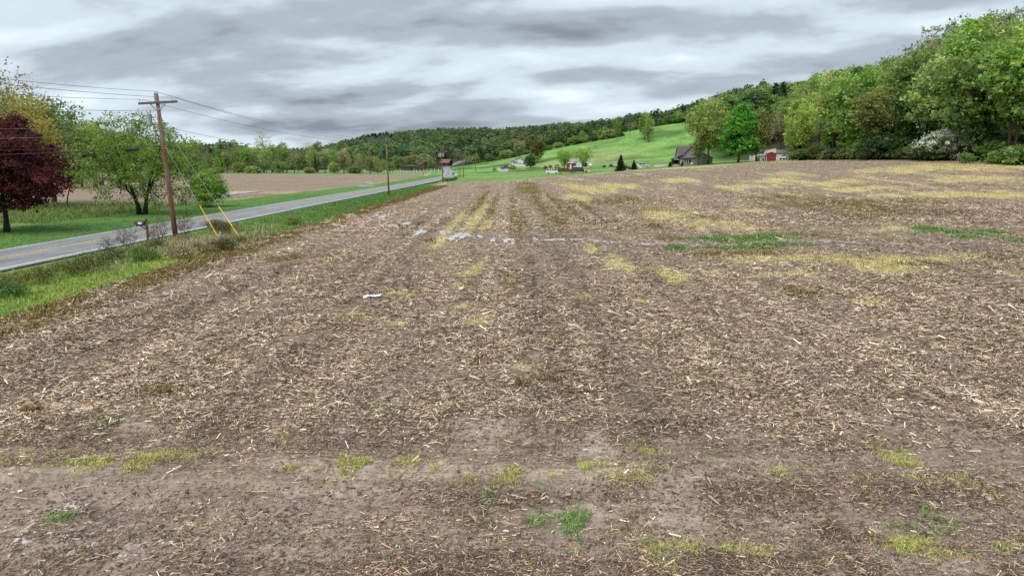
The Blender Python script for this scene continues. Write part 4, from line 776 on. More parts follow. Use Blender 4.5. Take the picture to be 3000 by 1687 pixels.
# ------------------------------------------------------------------ poles and wires
def pt(px, py, D):
    u = (px - 1500) / FPX; v = -(py - 843.5) / FPX; dy = math.cos(PITCH) + v * math.sin(PITCH); return Vector((u / dy * D, D, HC + (-math.sin(PITCH) + v * math.cos(PITCH)) / dy * D))
def pole_mat():
    t = NT('pole_wood'); p = t.pos((1, 1, .12), True); n = t.noise(p, 10, 5, .65); ti = t.pos((1, 1, 1), True); n2 = t.noise(ti, .5, 3, .6)
    c = t.ramp(n, [(.32, (.10, .038, .024)), (.5, (.20, .085, .055)), (.68, (.30, .17, .12))]); c = t.mix(t.step(n2, .45, .65), c, t.ramp(n, [(.3, (.12, .085, .07)), (.7, (.26, .19, .155))]))
    return t.done(t.bsdf(c, .85, 0, .2, t.bump(n, .6, .01)))
POLE = pole_mat(); ARM = plain('weathered_crossarm', (.10, .092, .088), .85, 0, .35, 9); PORC = plain('porcelain', (.45, .47, .48), .3); STEEL = plain('galvanised_steel', (.36, .37, .38), .5, .6); TANKG = plain('transformer_paint', (.33, .35, .36), .5); WIREM = plain('wire', (.24, .25, .26), .4, .5); CABLE = plain('black_cable', (.05, .052, .055), .35); GUARD = plain('yellow_guy_guard', (.75, .50, .05), .45); BLACKP = plain('black_plastic', (.02, .02, .022), .45); DARKW = plain('dark_wood', (.085, .06, .05), .85, 0, .4, 8)
P1b = Vector((-24.23, 49.05, float(Hd(-24.23, 49.05)))); P1t = pt(458, 274, 49.05); T1 = P1t - P1b
def along(z): return P1b + T1 * (z / T1.z)
p1 = empty('utility_pole', P1b, 0, 'near leaning reddish utility pole with crossarm, guyed with yellow guards', 'utility pole', 'utility poles')
def loc1(v): return tuple(Vector(v) - P1b)
MB().tube([loc1(along(-.4)), loc1(along(3)), loc1(along(6.5)), loc1(along(T1.z))], [.185, .17, .145, .115], 12).build('shaft', POLE, p1, True)
za = T1.z - .62; aL, aR = pt(406, 304, 48.9), pt(519, 298, 48.9)
d_ = (aR - aL).normalized(); b = MB(); n_ = Vector((0, 1, 0)); up = d_.cross(n_); hw = .06; hh_ = .075
b.add([tuple(Vector(e) - P1b + n_ * i * hw + Vector((0, 0, 1)) * j * hh_) for e in (aL, aR) for i, j in ((-1, -1), (1, -1), (1, 1), (-1, 1))], [(0, 1, 2, 3), (7, 6, 5, 4), (0, 4, 5, 1), (1, 5, 6, 2), (2, 6, 7, 3), (3, 7, 4, 0)]); b.build('crossarm', ARM, p1)
for s in (-1, 1):
    for k in (0, .12):
        a0 = along(za) + d_ * s * (.46 + k) + Vector((0, -.1 + k, -.05)); a1 = along(za - .62 - k * .5) + Vector((0, -.13 + k, 0)); MB().cyl(loc1(a0), loc1(a1), .022, .022, 4).build('brace', STEEL, p1)
def insulator(p, parent, o, r=.055):
    b = MB(); q_ = Vector(p) - o; b.cyl(q_, q_ + Vector((0, 0, .12)), .012, .012, 5); z = .1
    for rr in (r, r * .75, r): b.cyl(q_ + Vector((0, 0, z)), q_ + Vector((0, 0, z + .035)), rr, rr * .8, 8); z += .035
    b.build('insulator', PORC, parent)
INS = {}
for nm, base in (('L1', aL + d_ * .1), ('L2', aL + d_ * .28), ('R1', aR - d_ * .33), ('R2', aR - d_ * .15)):
    insulator(base + Vector((0, 0, .07)), p1, P1b); INS[nm] = base + Vector((0, 0, .28))
for s in (-.09, .07): insulator(P1t + Vector((s, 0, -.06)), p1, P1b, .045)
for s in (-.09, .07): MB().span(*[v for ax in range(3) for v in (loc1(P1t)[ax] + [s - .02, -.14, -.55][ax], loc1(P1t)[ax] + [s + .02, -.11, .02][ax])]).build('pin_bracket', STEEL, p1)
tf = loc1(pt(437, 350, 49.3)); tfo = Vector(tf); b = MB(); b.cyl(tfo + Vector((0, 0, -.42)), tfo + Vector((0, 0, .3)), .2, .2, 14); b.cyl(tfo + Vector((0, 0, .3)), tfo + Vector((0, 0, .36)), .215, .17, 14); tk = b.build('transformer', TANKG, p1, False)
for s in (-.1, .1): MB().cyl(tfo + Vector((s, 0, .36)), tfo + Vector((s * 1.3, 0, .62)), .045, .03, 7).build('bushing', PORC, tk)
zt = (P1b + tfo).z - P1b.z
for dz in (-.25, .15): MB().cyl(tuple(tfo + Vector((.15, 0, dz))), loc1(along(zt + dz)), .03, .03, 5).build('bracket', STEEL, p1)
MB().cyl(loc1(along(6.5) + Vector((-.2, 0, 0))), loc1(along(6.5) + Vector((.25, 0, 0))), .03, .03, 6).build('cable_clamp', STEEL, p1)
def pole(px, py, ptop, D, label, arm=0, tfs=0, r=.14, mat=None, name='utility_pole', armz=.5):
    b0 = spot(px, D); t0 = pt(ptop[0], ptop[1], D); o = Vector(b0); e = empty(name, b0, 0, label, 'utility pole', 'utility poles'); t = t0 - o
    MB().tube([(0, 0, -.3), tuple(t * .5), tuple(t)], [r, r * .85, r * .65], 8).build('shaft', mat or POLE, e, True)
    ends = [t0 + Vector((0, 0, .1))]
    if arm:
        az = t * ((t.z - armz) / t.z); MB().box(tuple(az + Vector((0, -.14, 0))), (arm, .1, .13)).build('crossarm', ARM, e)
        for s in (-1, 1):
            MB().cyl(az + Vector((s * arm * .3, -.16, -.05)), az + Vector((0, -.15, -.7)), .02, .02, 4).build('brace', STEEL, e); p = o + az + Vector((s * arm * .46, -.14, .06)); insulator(p, e, o); ends.append(p + Vector((0, 0, .2)))
    insulator(t0, e, o)
    for k in range(tfs):
        c = t * .78 + Vector(((-.62, -.2, .5)[k], (-.35, -.5, -.3)[k], 0)); bb = MB(); bb.cyl(c, c + Vector((0, 0, .8)), .2, .2, 12); bb.cyl(c + Vector((0, 0, .8)), c + Vector((0, 0, .88)), .21, .16, 12); tt = bb.build('transformer', TANKG, e); MB().cyl(c + Vector((0, 0, .87)), c + Vector((0, 0, 1.1)), .05, .03, 6).build('bushing', PORC, tt)
        MB().cyl(c + Vector((0, 0, .5)), t * .82, .03, .03, 4).build('bracket', STEEL, e)
    return ends, o, t
P2, o2, t2 = pole(1140, 573, (1131, 408), 114.75, 'slender reddish utility pole beside the road past the near pole', 2.4)
P3, o3, t3 = pole(1298, 535, (1292, 438), 194.75, 'utility pole with three grey transformers before the road bend', 2.6, 3)
P4, o4, t4 = pole(1358, 520, (1357, 452), 268, 'bare wooden pole right of the road near the dark post', 2.2)
P5, _, _ = pole(1240, 519, (1239, 474), 275, 'small dark pole left of the road at the field corner', 0, 0, .1)
P6, _, _ = pole(1277, 506, (1277, 464), 352, 'thin pole left of the road near the old barn', 1.6, 0, .12)
P7, _, _ = pole(1270, 503, (1270, 469), 372, 'dark thin pole just behind another left of the road', 0, 0, .11, DARKW)
P8, _, _ = pole(1347.5, 522, (1347, 474), 262, 'short dark post right of the road beside the mailbox', 0, 0, .11, DARKW)
P9, _, _ = pole(1374, 489, (1374, 443), 392, 'pale pole on the pasture right of the bend', 1.8, 0, .14)
P10, _, _ = pole(1364, 480, (1364, 442), 430, 'pale pole farthest up beside the bend', 1.8, 0, .14)
P11, _, _ = pole(1394, 504, (1394, 449), 340, 'slender pole standing alone on the lawn before the pasture', 1.6, 0, .13)
NW = 0
def wire(a, b, sag, label, r=.015, mat=None, name='power_line', n=26, cat='wire', group='overhead wires', off=0.0):
    a, b = Vector(a), Vector(b); pts = []
    for i in range(n + 1):
        t = i / n; p = a.lerp(b, t); p.z -= 4 * sag * t * (1 - t); pts.append(tuple(p))
    o = MB().tube(pts, r, 4).build(name, mat or WIREM, None, True); return tag(o, label, cat, group)
P0 = lambda v, dx=0, dz=0: Vector((v.x + dx, -17, v.z + dz))
tw = P1t + Vector((-.09, 0, .14))
wire(tw, P0(tw, 0, .2), 1.35, 'topmost power line running left from the near pole top')
wire(tw, P2[0], .9, 'topmost power line from the near pole to the second pole')
wire(INS['L1'], P0(INS['L1'], 0, .3), 1.5, 'power line running left from the left end of the crossarm')
wire(INS['R1'], P0(INS['R1'], 0, .2), 1.25, 'power line running left from the right end of the crossarm')
wire(INS['R2'], P2[2], 1.0, 'power line from the right end of the crossarm to the second pole')
wire(INS['L2'], P2[1], 1.0, 'power line from the left end of the crossarm to the second pole')
zc = along(T1.z - 1.15); wire(zc, P0(zc, -.4, -.3), 1.3, 'power line just below the crossarm running off to the left')
z2 = along(T1.z - 2.2); wire(z2, P2[0] - Vector((0, 0, 2.6)), .9, 'lower neutral line from the near pole to the second pole')
z3 = along(8.0); wire(z3, P0(z3, -.6, -.2), 1.45, 'upper of two service lines crossing the purple maple')
z4 = along(7.6); wire(z4, P0(z4, -.2, -.3), 1.5, 'lower of two service lines crossing the purple maple')
c0 = along(6.5); cb = wire(c0 + Vector((-.2, 0, 0)), P0(c0, -.2, -.4), 1.0, 'thick black telephone cable running left past the purple maple', .022, CABLE, 'telephone_cable', cat='cable')
wire(c0 + Vector((-.2, 0, .07)), P0(c0, -.5, .0), .9, 'thinner telephone cable just above the thick black one', .014, CABLE, 'telephone_cable', cat='cable')
cR = wire(c0 + Vector((.2, 0, 0)), P2[0] - Vector((0, 0, 3.9)), 1.2, 'telephone cable sagging from the near pole to the second pole', .016, CABLE, 'telephone_cable', cat='cable')
def onw(a, b, sag, t): p = Vector(a).lerp(Vector(b), t); p.z -= 4 * sag * t * (1 - t); return p
A_, B_ = c0 + Vector((-.2, 0, 0)), P0(c0, -.2, -.4); s0, s1 = onw(A_, B_, 1.0, .045), onw(A_, B_, 1.0, .068); dn = Vector((0, 0, -.11))
b = MB().tube([s0 + dn, s0 + dn, s0.lerp(s1, .08) + dn, s0.lerp(s1, .92) + dn, s1 + dn], [.06, .10, .12, .12, .08], 12); o = b.build('splice_case', BLACKP, None, True); tag(o, 'black cylindrical splice case hanging on the telephone cable left of the pole', 'splice case')
for t_ in (.2, .8): MB().cyl(s0.lerp(s1, t_), s0.lerp(s1, t_) + dn, .015, .015, 5).build('hanger', STEEL, o)
pts = [onw(A_, B_, 1.0, .15 + .018 * math.cos(a) ) + Vector((0, 0, -.16 + .16 * math.cos(a * 1.0) - .0)) if False else onw(A_, B_, 1.0, .15 + .016 * math.sin(a)) + Vector((0, 0, -.15 * (1 - math.cos(a)))) for a in np.linspace(0, 6.28, 18)]
tag(MB().tube(pts, .016, 5).build('cable_loop', CABLE, None, True), 'spare loop of black cable hung under the telephone line', 'cable')
A2, B2 = c0 + Vector((.2, 0, 0)), P2[0] - Vector((0, 0, 3.9)); lp = [onw(A2, B2, 1.2, t) + Vector((0, 0, -.05 - .05 * k)) for k, t in enumerate((.0, .03, .06, .09, .105))]; lp += [lp[-1] + Vector((.15, .3, -.25)), lp[-1] + Vector((.05, .1, -.27)), lp[-2] + Vector((0, 0, -.14))]
tag(MB().tube(lp, .028, 5).build('cable_loop', CABLE, None, True), 'doubled black cable ending in a loop right of the near pole', 'cable')
for k, ((gx, gy), zt, lab) in enumerate([((-19.0, 47.7), 8.3, 'right of two guy wires with yellow guard anchoring the near pole'), ((-20.5, 47.7), 6.7, 'left of two guy wires with yellow guard anchoring the near pole')]):
    g = Vector((gx, gy, float(Hd(gx, gy)))); e = empty('guy_wire', g, 0, lab, 'guy wire', 'guy wires of the near pole'); t = along(zt) - g; u = t.normalized(); MB().cyl((0, 0, 0), tuple(t), .013, .013, 5).build('strand', plain('guy_strand', (.30, .305, .31), .6, .2), e); MB().cyl(tuple(u * -.05), tuple(u * 2.75), .034, .034, 8).build('guard', GUARD, e); MB().cyl((0, 0, -.3), tuple(u * .12), .03, .02, 6).build('anchor_rod', STEEL, e)
for i, (Aa, Bb, nm) in enumerate([(P2, P3, 'second and third poles'), (P3, P4, 'third pole and the pole by the bend'), (P4, P9, 'bend pole and the pasture pole'), (P9, P10, 'pasture pole and the farthest pole')]):
    for k in range(min(len(Aa), len(Bb))): wire(Aa[k], Bb[k], .9, ['top', 'left', 'right'][k] + ' power line between the ' + nm, .014)
wire(P2[0] - Vector((0, 0, 3.9)), P3[0] - Vector((0, 0, 3.2)), 1.2, 'telephone cable between the second and third poles', .018, CABLE, 'telephone_cable', cat='cable')
wire(P3[0] - Vector((0, 0, .4)), pt(1239, 474, 275), .8, 'service line from the transformer pole across the road', .014)
wire(P11[0], P4[0], .8, 'service line between the bend pole and the lone lawn pole', .014)
# ------------------------------------------------------------------ mailboxes
def mailbox(loc, rz, label, mat, sc=1.0, plate=True):
    e = empty('mailbox', loc, rz, label, 'mailbox', 'roadside mailboxes', sc); MB().box((0, 0, .66), (.10, .10, 1.52)).build('post', DARKW, e); MB().box((-.30, 0, 1.02), (.62, .09, .09)).build('arm', DARKW, e); b = MB(); b.tube([(-.07, 0, .78), (-.40, 0, 1.0)], .035, 4); b.build('brace', DARKW, e)
    pr = [(-.11, 1.07), (.11, 1.07), (.11, 1.2), (.08, 1.27), (0, 1.3), (-.08, 1.27), (-.11, 1.2)]; b = MB(); n = 7; b.add([(x0, y, z) for x0 in (-.66, -.12) for y, z in pr], [tuple(range(n)), tuple(range(2 * n - 1, n - 1, -1))] + [(i, i + n, (i + 1) % n + n, (i + 1) % n) for i in range(n)]); bx = b.build('box', mat, e); MB().box((-.672, 0, 1.17), (.02, .2, .2)).build('door', mat, bx)
    if plate: MB().box((-.34, -.118, 1.16), (.22, .01, .12)).build('plate', plain('white_plate', (.75, .75, .73), .5), bx)
    MB().box((-.25, .12, 1.27), (.02, .015, .16)).build('flag', plain('flag_red', (.4, .03, .03), .5), bx)
mx, my = at(434, 706); mailbox((mx, my, float(Hd(mx, my))), R(4), 'weathered brown mailbox on a wooden post left of the near pole', plain('mailbox_brown', (.06, .045, .04), .6, .2), 1.12)
mx, my = at(1330, 519); mailbox((mx, my, float(Hd(mx, my))), R(20), 'small black mailbox beside the distant road bend', BLACKP, 1.3, False)
# ------------------------------------------------------------------ roadside shrubs
VS = {'bramble': tree_meshes(61, 1.3, 1.5, .0, 170, 13, .075, 'dome', 5, .2, 8, 6, .014, .35, .35), 'twig': tree_meshes(62, 2.3, 1.1, .12, 130, 3, .06, 'vase', 6, .16, 9, 6, .022, .3, .85), 'weed': tree_meshes(63, .8, 1.0, .0, 130, 16, .07, 'dome', 4, .18, 7, 5, .010, .3, .1)}
def vshrub(kind, px, py, s, tint, label, bark=(1, 1, 1), name='roadside_shrub'):
    x, y = at(px, py); plant(VS[kind], name, (x, y, float(Hd(x, y))), tint, label, 'bush', 'roadside shrubs', s, px, bark)
vshrub('twig', 470, 735, 1.0, (.2, .16, .09), 'bare grey twig shrub beside the foot of the near pole', (1.3, 1.2, 1.2))
vshrub('twig', 375, 745, .75, (.2, .18, .08), 'thin twiggy shrub left of the mailbox', (1.1, 1, 1)); vshrub('twig', 320, 760, .6, (.2, .16, .09), 'small bare twiggy shrub at the road edge left of the mailbox', (.8, .7, .7))
vshrub('bramble', 660, 690, 0.83, (0.224, 0.210, 0.077), 'dark tangled bramble bush under the yellow guy guards', (.8, .6, .55)); vshrub('bramble', 625, 672, 0.65, (0.210, 0.210, 0.084), 'small bramble bush at the road edge by the guy wires', (.8, .6, .55)); vshrub('bramble', 700, 715, 0.43, (0.266, 0.224, 0.112), 'low dry bramble to the right of the guy anchors', (1.2, 1.1, 1))
vshrub('bramble', 270, 795, 0.72, (0.182, 0.238, 0.070), 'green bramble clump between road and field', (.8, .6, .5)); vshrub('bramble', 210, 812, 0.68, (0.196, 0.238, 0.077), 'reddish stemmed bramble clump left of the green one', (1, .6, .5)); vshrub('bramble', 330, 770, 0.65, (0.168, 0.224, 0.070), 'bramble clump just left of the pole shrubs', (.8, .6, .5)); vshrub('bramble', 110, 838, 0.58, (0.224, 0.280, 0.070), 'sparse red stemmed bramble near the left edge', (1.2, .6, .5)); vshrub('bramble', 30, 850, 0.50, (0.252, 0.280, 0.070), 'sparse bramble at the left edge of the verge', (1.2, .6, .5))
vshrub('weed', 420, 765, 0.88, (0.143, 0.286, 0.058), 'bright green weed clump on the verge below the mailbox'); vshrub('weed', 25, 872, .70, (0.117, 0.260, 0.078), 'lush green weed clump at the left edge of the verge'); vshrub('weed', 450, 735, 0.72, (0.195, 0.247, 0.078), 'dull green weed clump at the foot of the twig shrub'); vshrub('weed', 590, 745, 0.80, (0.390, 0.325, 0.182), 'dry straw coloured weed clump right of the near pole'); vshrub('weed', 650, 735, 0.88, (0.169, 0.143, 0.065), 'dark dry grass clump below the guy guards'); vshrub('weed', 530, 760, 0.80, (0.442, 0.351, 0.221), 'tan dead grass clump at the foot of the near pole'); vshrub('weed', 860, 660, 0.72, (0.234, 0.260, 0.078), 'olive weed clump on the verge past the guy wires')
vshrub('twig', 545, 700, .8, (.25, .25, .1), 'thin leafless sapling just right of the near pole', (.7, .6, .6), 'sapling')
for i, px in enumerate([1310, 1318, 1326, 1302, 1334]): tr('shrub', px, 0, 205 + i * 7, 'mid', 'ditch_shrub', ['first', 'second', 'third', 'nearest', 'last'][i] + ' low green bush along the ditch by the transformer pole', 'bushes along the ditch', .95, cat='bush')
# ------------------------------------------------------------------ buildings
GLASS = plain('window_glass', (.018, .022, .028), .08, 0, .2, 2, .8); WHITE = plain('white_siding', (.66, .67, .68), .55, 0, .08, 3); WTRIM = plain('white_trim', (.74, .74, .73), .5, 0, .06); ROOFG = plain('grey_shingle', (.20, .20, .215), .85, 0, .25, 6); ROOFP = plain('plum_shingle', (.10, .078, .095), .85, 0, .25, 6); REDW = plain('red_boards', (.21, .022, .022), .7, 0, .2, 3); RUST = plain('rusty_tin', (.19, .105, .088), .75, .2, .45, 1.2); BRICK = plain('brick', (.22, .11, .075), .85, 0, .3, 9); INSHADE = plain('interior_shade', (.012, .011, .011), .9); CONC = plain('concrete', (.46, .44, .41), .85, 0, .15, 3); TINW = plain('white_tin', (.60, .63, .65), .5, .2, .1, 2); OLDB = plain('old_barn_boards', (.075, .05, .045), .9, 0, .4, 3); GREYR = plain('grey_tin_roof', (.33, .34, .35), .5, .3, .2, 2); BROWNR = plain('brown_shingle', (.16, .13, .125), .85, 0, .25, 5)  # the near-black interior colour paints the shade inside doorways and porch
def siding_mat(name, col, pitch=.18):
    t = NT(name); p = t.pos(obj=True); s = t.N('ShaderNodeSeparateXYZ'); t.put(s.inputs[0], p); fr = t.math('FRACT', t.math('DIVIDE', s.outputs[2], pitch)); n = t.noise(p, 1.5, 4, .6)
    c = t.mix(t.step(n, .3, .7), tuple(x * .9 for x in col), tuple(x * 1.08 for x in col)); return t.done(t.bsdf(c, .6, 0, .3, t.bump(fr, .35, .012)))
SIDW = siding_mat('white_clapboard', (.60, .60, .63)); SIDG = siding_mat('taupe_clapboard', (.30, .275, .27))
def slab(b, p0, p1, p2, p3, th):
    """roof slab from four corners"""
    n = (Vector(p1) - Vector(p0)).cross(Vector(p3) - Vector(p0)).normalized() * th; b.add([p0, p1, p2, p3] + [tuple(Vector(p) + n) for p in (p0, p1, p2, p3)], [(0, 1, 2, 3), (7, 6, 5, 4), (0, 4, 5, 1), (1, 5, 6, 2), (2, 6, 7, 3), (3, 7, 4, 0)])
def gable(e, w, l, hw, hr, wall, roof, oh=.35, ox=0.0, oy=0.0, axis='y', th=.14, low=-.6, names=('wall', 'roof')):
    """gable block, ridge along axis; gable end faces -y when axis = y. Centre (ox,oy)"""
    b = MB(); prof = [(-w / 2, low), (w / 2, low), (w / 2, hw), (0, hr), (-w / 2, hw)]
    if axis == 'y': b.prism([(p[0] + ox, p[1]) for p in prof], oy - l / 2, oy + l / 2)
    else: b.prism([(p[0] + oy, p[1]) for p in prof], ox - l / 2, ox + l / 2, axis='x')
    wl = b.build(names[0], wall, e); s = (hr - hw) / (w / 2); r_ = []
    for sg in (-1, 1):
        b = MB(); x1 = sg * (w / 2 + oh); z1 = hw - s * oh; a0, a1 = -l / 2 - oh, l / 2 + oh
        P = [(0, a0, hr + .02), (0, a1, hr + .02), (x1, a1, z1 + .02), (x1, a0, z1 + .02)]
        if sg > 0: P = P[::-1]
        P = [(p[0] + ox, p[1] + oy, p[2]) if axis == 'y' else (p[1] + ox, p[0] + oy, p[2]) for p in P]
        if axis != 'y': P = P[::-1]
        slab(b, *P, th); r_.append(b.build(names[1], roof, e))
    return wl, r_
def window(e, x, y, z, w, h, rot=0.0, frame=None, name='window', nv=1):
    """window on a wall facing -y (rot turns it about z)"""
    m = Matrix.Translation((x, y, z)) @ Matrix.Rotation(rot, 4, 'Z'); b = MB(); b.T = m; t = .09
    for (cx, cz, sx, sz) in ((0, h / 2, w + 2 * t, t), (0, -h / 2, w + 2 * t, t), (-w / 2 - t / 2, 0, t, h - t), (w / 2 + t / 2, 0, t, h - t)): b.box((cx, -.03, cz), (sx, .08, sz))
    f = b.build(name, frame or WTRIM, e); b = MB(); b.T = m; b.box((0, -.012, 0), (w, .03, h - t)); b.build('pane', GLASS, f)
    b = MB(); b.T = m; b.box((0, -.035, 0), (w - .004, .03, .05)); b.build('sash_bar', frame or WTRIM, f); return f
def door(e, x, y, z0, w, h, mat, rot=0.0):
    m = Matrix.Translation((x, y, z0)) @ Matrix.Rotation(rot, 4, 'Z'); b = MB(); b.T = m; b.box((0, -.025, h / 2), (w, .06, h)); d = b.build('door', mat, e); b = MB(); b.T = m; b.box((w * .38, -.075, h * .47), (.05, .05, .05)); b.build('handle', STEEL, d); return d
# white bungalow
e = empty('white_house', spot(1522, 356), R(-14), 'white clapboard bungalow with grey roof and front gable', 'house')
gable(e, 8.2, 11, 2.55, 4.35, SIDW, ROOFG, .45, 0, 5.5)
window(e, .3, -.005, 1.5, 1.0, .75); window(e, 2.1, -.005, 1.5, 1.2, .75); window(e, -4.105, 2.2, 1.4, .8, 1.2, R(-90)); window(e, -4.105, 6.0, 1.4, 1.1, 1.2, R(-90)); door(e, -4.105, 4.0, .1, .95, 2.1, WTRIM, R(-90)); door(e, -1.9, -.005, .1, 1.0, 2.1, WTRIM)
MB().span(-5.6, -4.5, .2, 5.2, 2.5, 2.62).build('porch_roof', ROOFG, e); [MB().box((-5.45, y, 1.0), (.14, .14, 3.0)).build('porch_post', WTRIM, e) for y in (.4, 2.7, 5.0)]; MB().span(-1.2, -.6, 6, 6.6, 3.4, 5.1).build('chimney', BRICK, e); MB().span(-3.3, -.9, -1.0, -.05, 2.35, 2.47).build('door_canopy', ROOFG, e)
# grey gabled house
e = empty('grey_house', spot(2020, 228), R(-3), 'taupe gabled house with plum roof, porch and brick chimney', 'house', None, .85)
gable(e, 8.6, 9, 2.45, 7.0, SIDG, ROOFP, .4, .6, 4.5)
gable(e, 7.6, 5.4, 3.6, 6.85, SIDG, ROOFP, .3, -.9, 6.2, 'x', names=('wing_wall', 'wing_roof'))
b = MB(); slab(b, (4.9, -.75, 2.30), (4.9, -.05, 2.72), (-3.7, -.05, 2.72), (-3.7, -.75, 2.30), .10); b.build('pent_roof', ROOFP, e)
b = MB(); slab(b, (-3.9, -.6, 2.85 - .3), (-3.1, -.6, 3.9), (-3.1, 6, 3.9), (-3.9, 6, 2.55), .1) if False else slab(b, (-6.6, -.4, 2.15), (-2.6, -.4, 3.75), (-2.6, 6.2, 3.75), (-6.6, 6.2, 2.15), .12); b.build('porch_roof', ROOFP, e)
MB().span(-6.4, -3.72, -.12, .0, 2.0, 2.2).build('porch_beam', WTRIM, e); [MB().span(x - .08, x + .08, -.1, .06, -.6, 2.0).build('porch_post', DARKW, e) for x in (-6.3, -4.0)]; MB().span(-6.4, -3.75, 3.2, 3.4, -.5, 2.4).build('porch_shade', INSHADE, e); MB().span(-6.4, -3.75, .2, 3.2, -.6, .12).build('porch_floor', CONC, e); MB().span(-6.38, -4.1, .1, .16, .5, .58).build('porch_rail', DARKW, e)  # back panel painted near-black for the shade within the porch
window(e, 0.15, -.01, 1.15, 1.05, 1.35); window(e, -.85, -.012, 1.15, .55, 1.2); window(e, 1.15, -.012, 1.15, .55, 1.2); window(e, 1.0, -.01, 4.0, .8, 1.0); MB().span(.55, 1.15, 3.6, 4.2, 6.5, 8.1).build('chimney', BRICK, e); door(e, -3.0, -.01, .0, .9, 2.05, WTRIM)
b = MB(); b.cyl((-5.1, 1.2, .12), (-5.1, 1.2, .55), .25, .28, 8); b.box((-4.6, 1.4, .45), (.5, .5, .1)); b.build('porch_clutter', DARKW, e)
e = empty('garage', spot(2060, 221), R(-6), 'low taupe garage with dark gabled roof beside the grey house', 'garage')
gable(e, 5.7, 7, 1.95, 3.3, SIDG, ROOFP, .25, 0, 3.5); b = MB(); b.cyl((0, -.06, 2.82), (0, .0, 2.82), .2, .2, 12); b.build('vent', WTRIM, e)
tag(MB().ball((0, 0, .45), (.42, .42, .45), 12, 8).build('white_tank', WTRIM, None, True), 'round white tank on the lawn by the grey house wall', 'tank').location = spot(2027, 221)
# white barn with red annex
e = empty('white_barn', spot(1710, 322), R(8), 'weathered white barn with open dark doorway behind the parked trucks', 'barn')
gable(e, 6.6, 8, 2.3, 3.55, TINW, GREYR, .2, 0, 4); MB().span(-.6, 1.6, -.05, .02, -.2, 1.75).build('doorway', INSHADE, e); MB().span(1.85, 2.1, -.06, .0, -.2, 1.6).build('side_door_shade', INSHADE, e); MB().span(-.75, -.6, -.08, .02, -.2, 1.9).build('door_post', TINW, e); MB().span(-.75, 1.75, -.08, -.0, 1.76, 1.9).build('door_lintel', TINW, e)  # both door openings are near-black panels painting the shade inside
e = empty('red_annex', spot(1677, 324), R(6), 'low red lean to shed attached left of the white barn', 'shed')
MB().span(-2.1, 2.0, 0, 4, -.5, 1.75).build('wall', REDW, e); b = MB(); slab(b, (-2.3, -.3, 1.8), (2.2, -.3, 1.8), (2.2, 4.2, 2.5), (-2.3, 4.2, 2.5), .1); b.build('roof', GREYR, e); MB().span(-1.2, -.5, -.04, .0, -.3, 1.3).build('door', WTRIM, e)
# pale shed on the right with red gambrel shed
e = empty('pale_barn', spot(2283, 238), R(-4), 'long pale metal barn with brown roof behind the red shed', 'barn')
MB().span(-6.0, 4.4, 0, 8, -1.2, 2.35).build('wall', plain('pale_metal', (.58, .56, .55), .6, 0, .08, 2), e)
b = MB(); slab(b, (-6.2, -.3, 2.38), (4.6, -.3, 2.38), (4.6, 4, 3.6), (-6.2, 4, 3.6), .1); b.build('roof', BROWNR, e); b = MB(); slab(b, (-6.2, 4, 3.6), (4.6, 4, 3.6), (4.6, 8.3, 2.38), (-6.2, 8.3, 2.38), .1); b.build('roof', BROWNR, e)
b = MB(); b.prism([(-8.6, 1.2), (-1.4, 2.3), (-1.4, 4.0), (-3.0, 3.75)], -.25, -.12); b.build('gable_panel', plain('pale_metal', (.58, .56, .55)), e); MB().span(-8.5, -6.0, .5, 6, -1.2, 1.7).build('side_bay', plain('pale_metal', (.58, .56, .55)), e); MB().span(4.1, 4.4, -.5, -.05, -1.0, 2.6).build('corner_post', WTRIM, e)
e = empty('red_shed', spot(2259, 201), R(-12), 'small dark red gambrel shed at the edge of the field', 'shed')
gp = [(-1.35, -.4), (1.35, -.4), (1.35, 1.35), (1.05, 2.05), (0, 2.5), (-1.05, 2.05), (-1.35, 1.35)]; MB().prism(gp, 0, 2.6).build('wall', REDW, e)
for i in range(2, 6):
    a, c = gp[i], gp[i + 1]; b = MB(); slab(b, (a[0] * 1.04, -.15, a[1] + .02), (c[0] * 1.04, -.15, c[1] + .02), (c[0] * 1.04, 2.75, c[1] + .02), (a[0] * 1.04, 2.75, a[1] + .02), -.06); b.build('roof', BROWNR, e)
for x in (-1.36, 1.36): MB().box((x, -.03, .5), (.12, .08, 1.8)).build('trim', plain('pale_pink_trim', (.6, .5, .48)), e)
MB().span(-.75, .75, -.05, -.004, -.2, 1.6).build('door', REDW, e)
# tumbledown barn across the field, and the rusty roofed barn by the bend
bx_, by_ = at(1205, 500); e = empty('old_barn', (bx_, by_, hz(bx_, by_)), R(10), 'dark tumbledown barn beyond the brown field', 'barn'); k = by_ / 480
MB().span(-6 * k, -1 * k, 0, 5, -.5, 2.6 * k).build('shed_wall', OLDB, e); b = MB(); slab(b, (-6.3 * k, -.5, 2.6 * k), (-.8 * k, -.5, 2.8 * k), (-.8 * k, 5.5, 3.6 * k), (-6.3 * k, 5.5, 3.4 * k), .12); b.build('shed_roof', OLDB, e)
gable(e, 5 * k, 7, 2.9 * k, 4.2 * k, OLDB, GREYR, .3, 6 * k, 3, names=('barn_wall', 'barn_roof')); MB().span(-1 * k, 3.4 * k, 3, 6, -.5, 2.9 * k).build('link_wall', plain('weathered_board', (.26, .22, .17), .9), e); b = MB(); slab(b, (-1.2 * k, 1.5, 2.8 * k), (3.6 * k, 1.5, 2.8 * k), (3.6 * k, 7, 3.9 * k), (-1.2 * k, 7, 3.9 * k), .12); b.build('link_roof', OLDB, e); MB().span(0, .9, 2.93, 2.99, -.3, 1.9).build('door', INSHADE, e)  # door opening is a near-black panel painted as inner shade
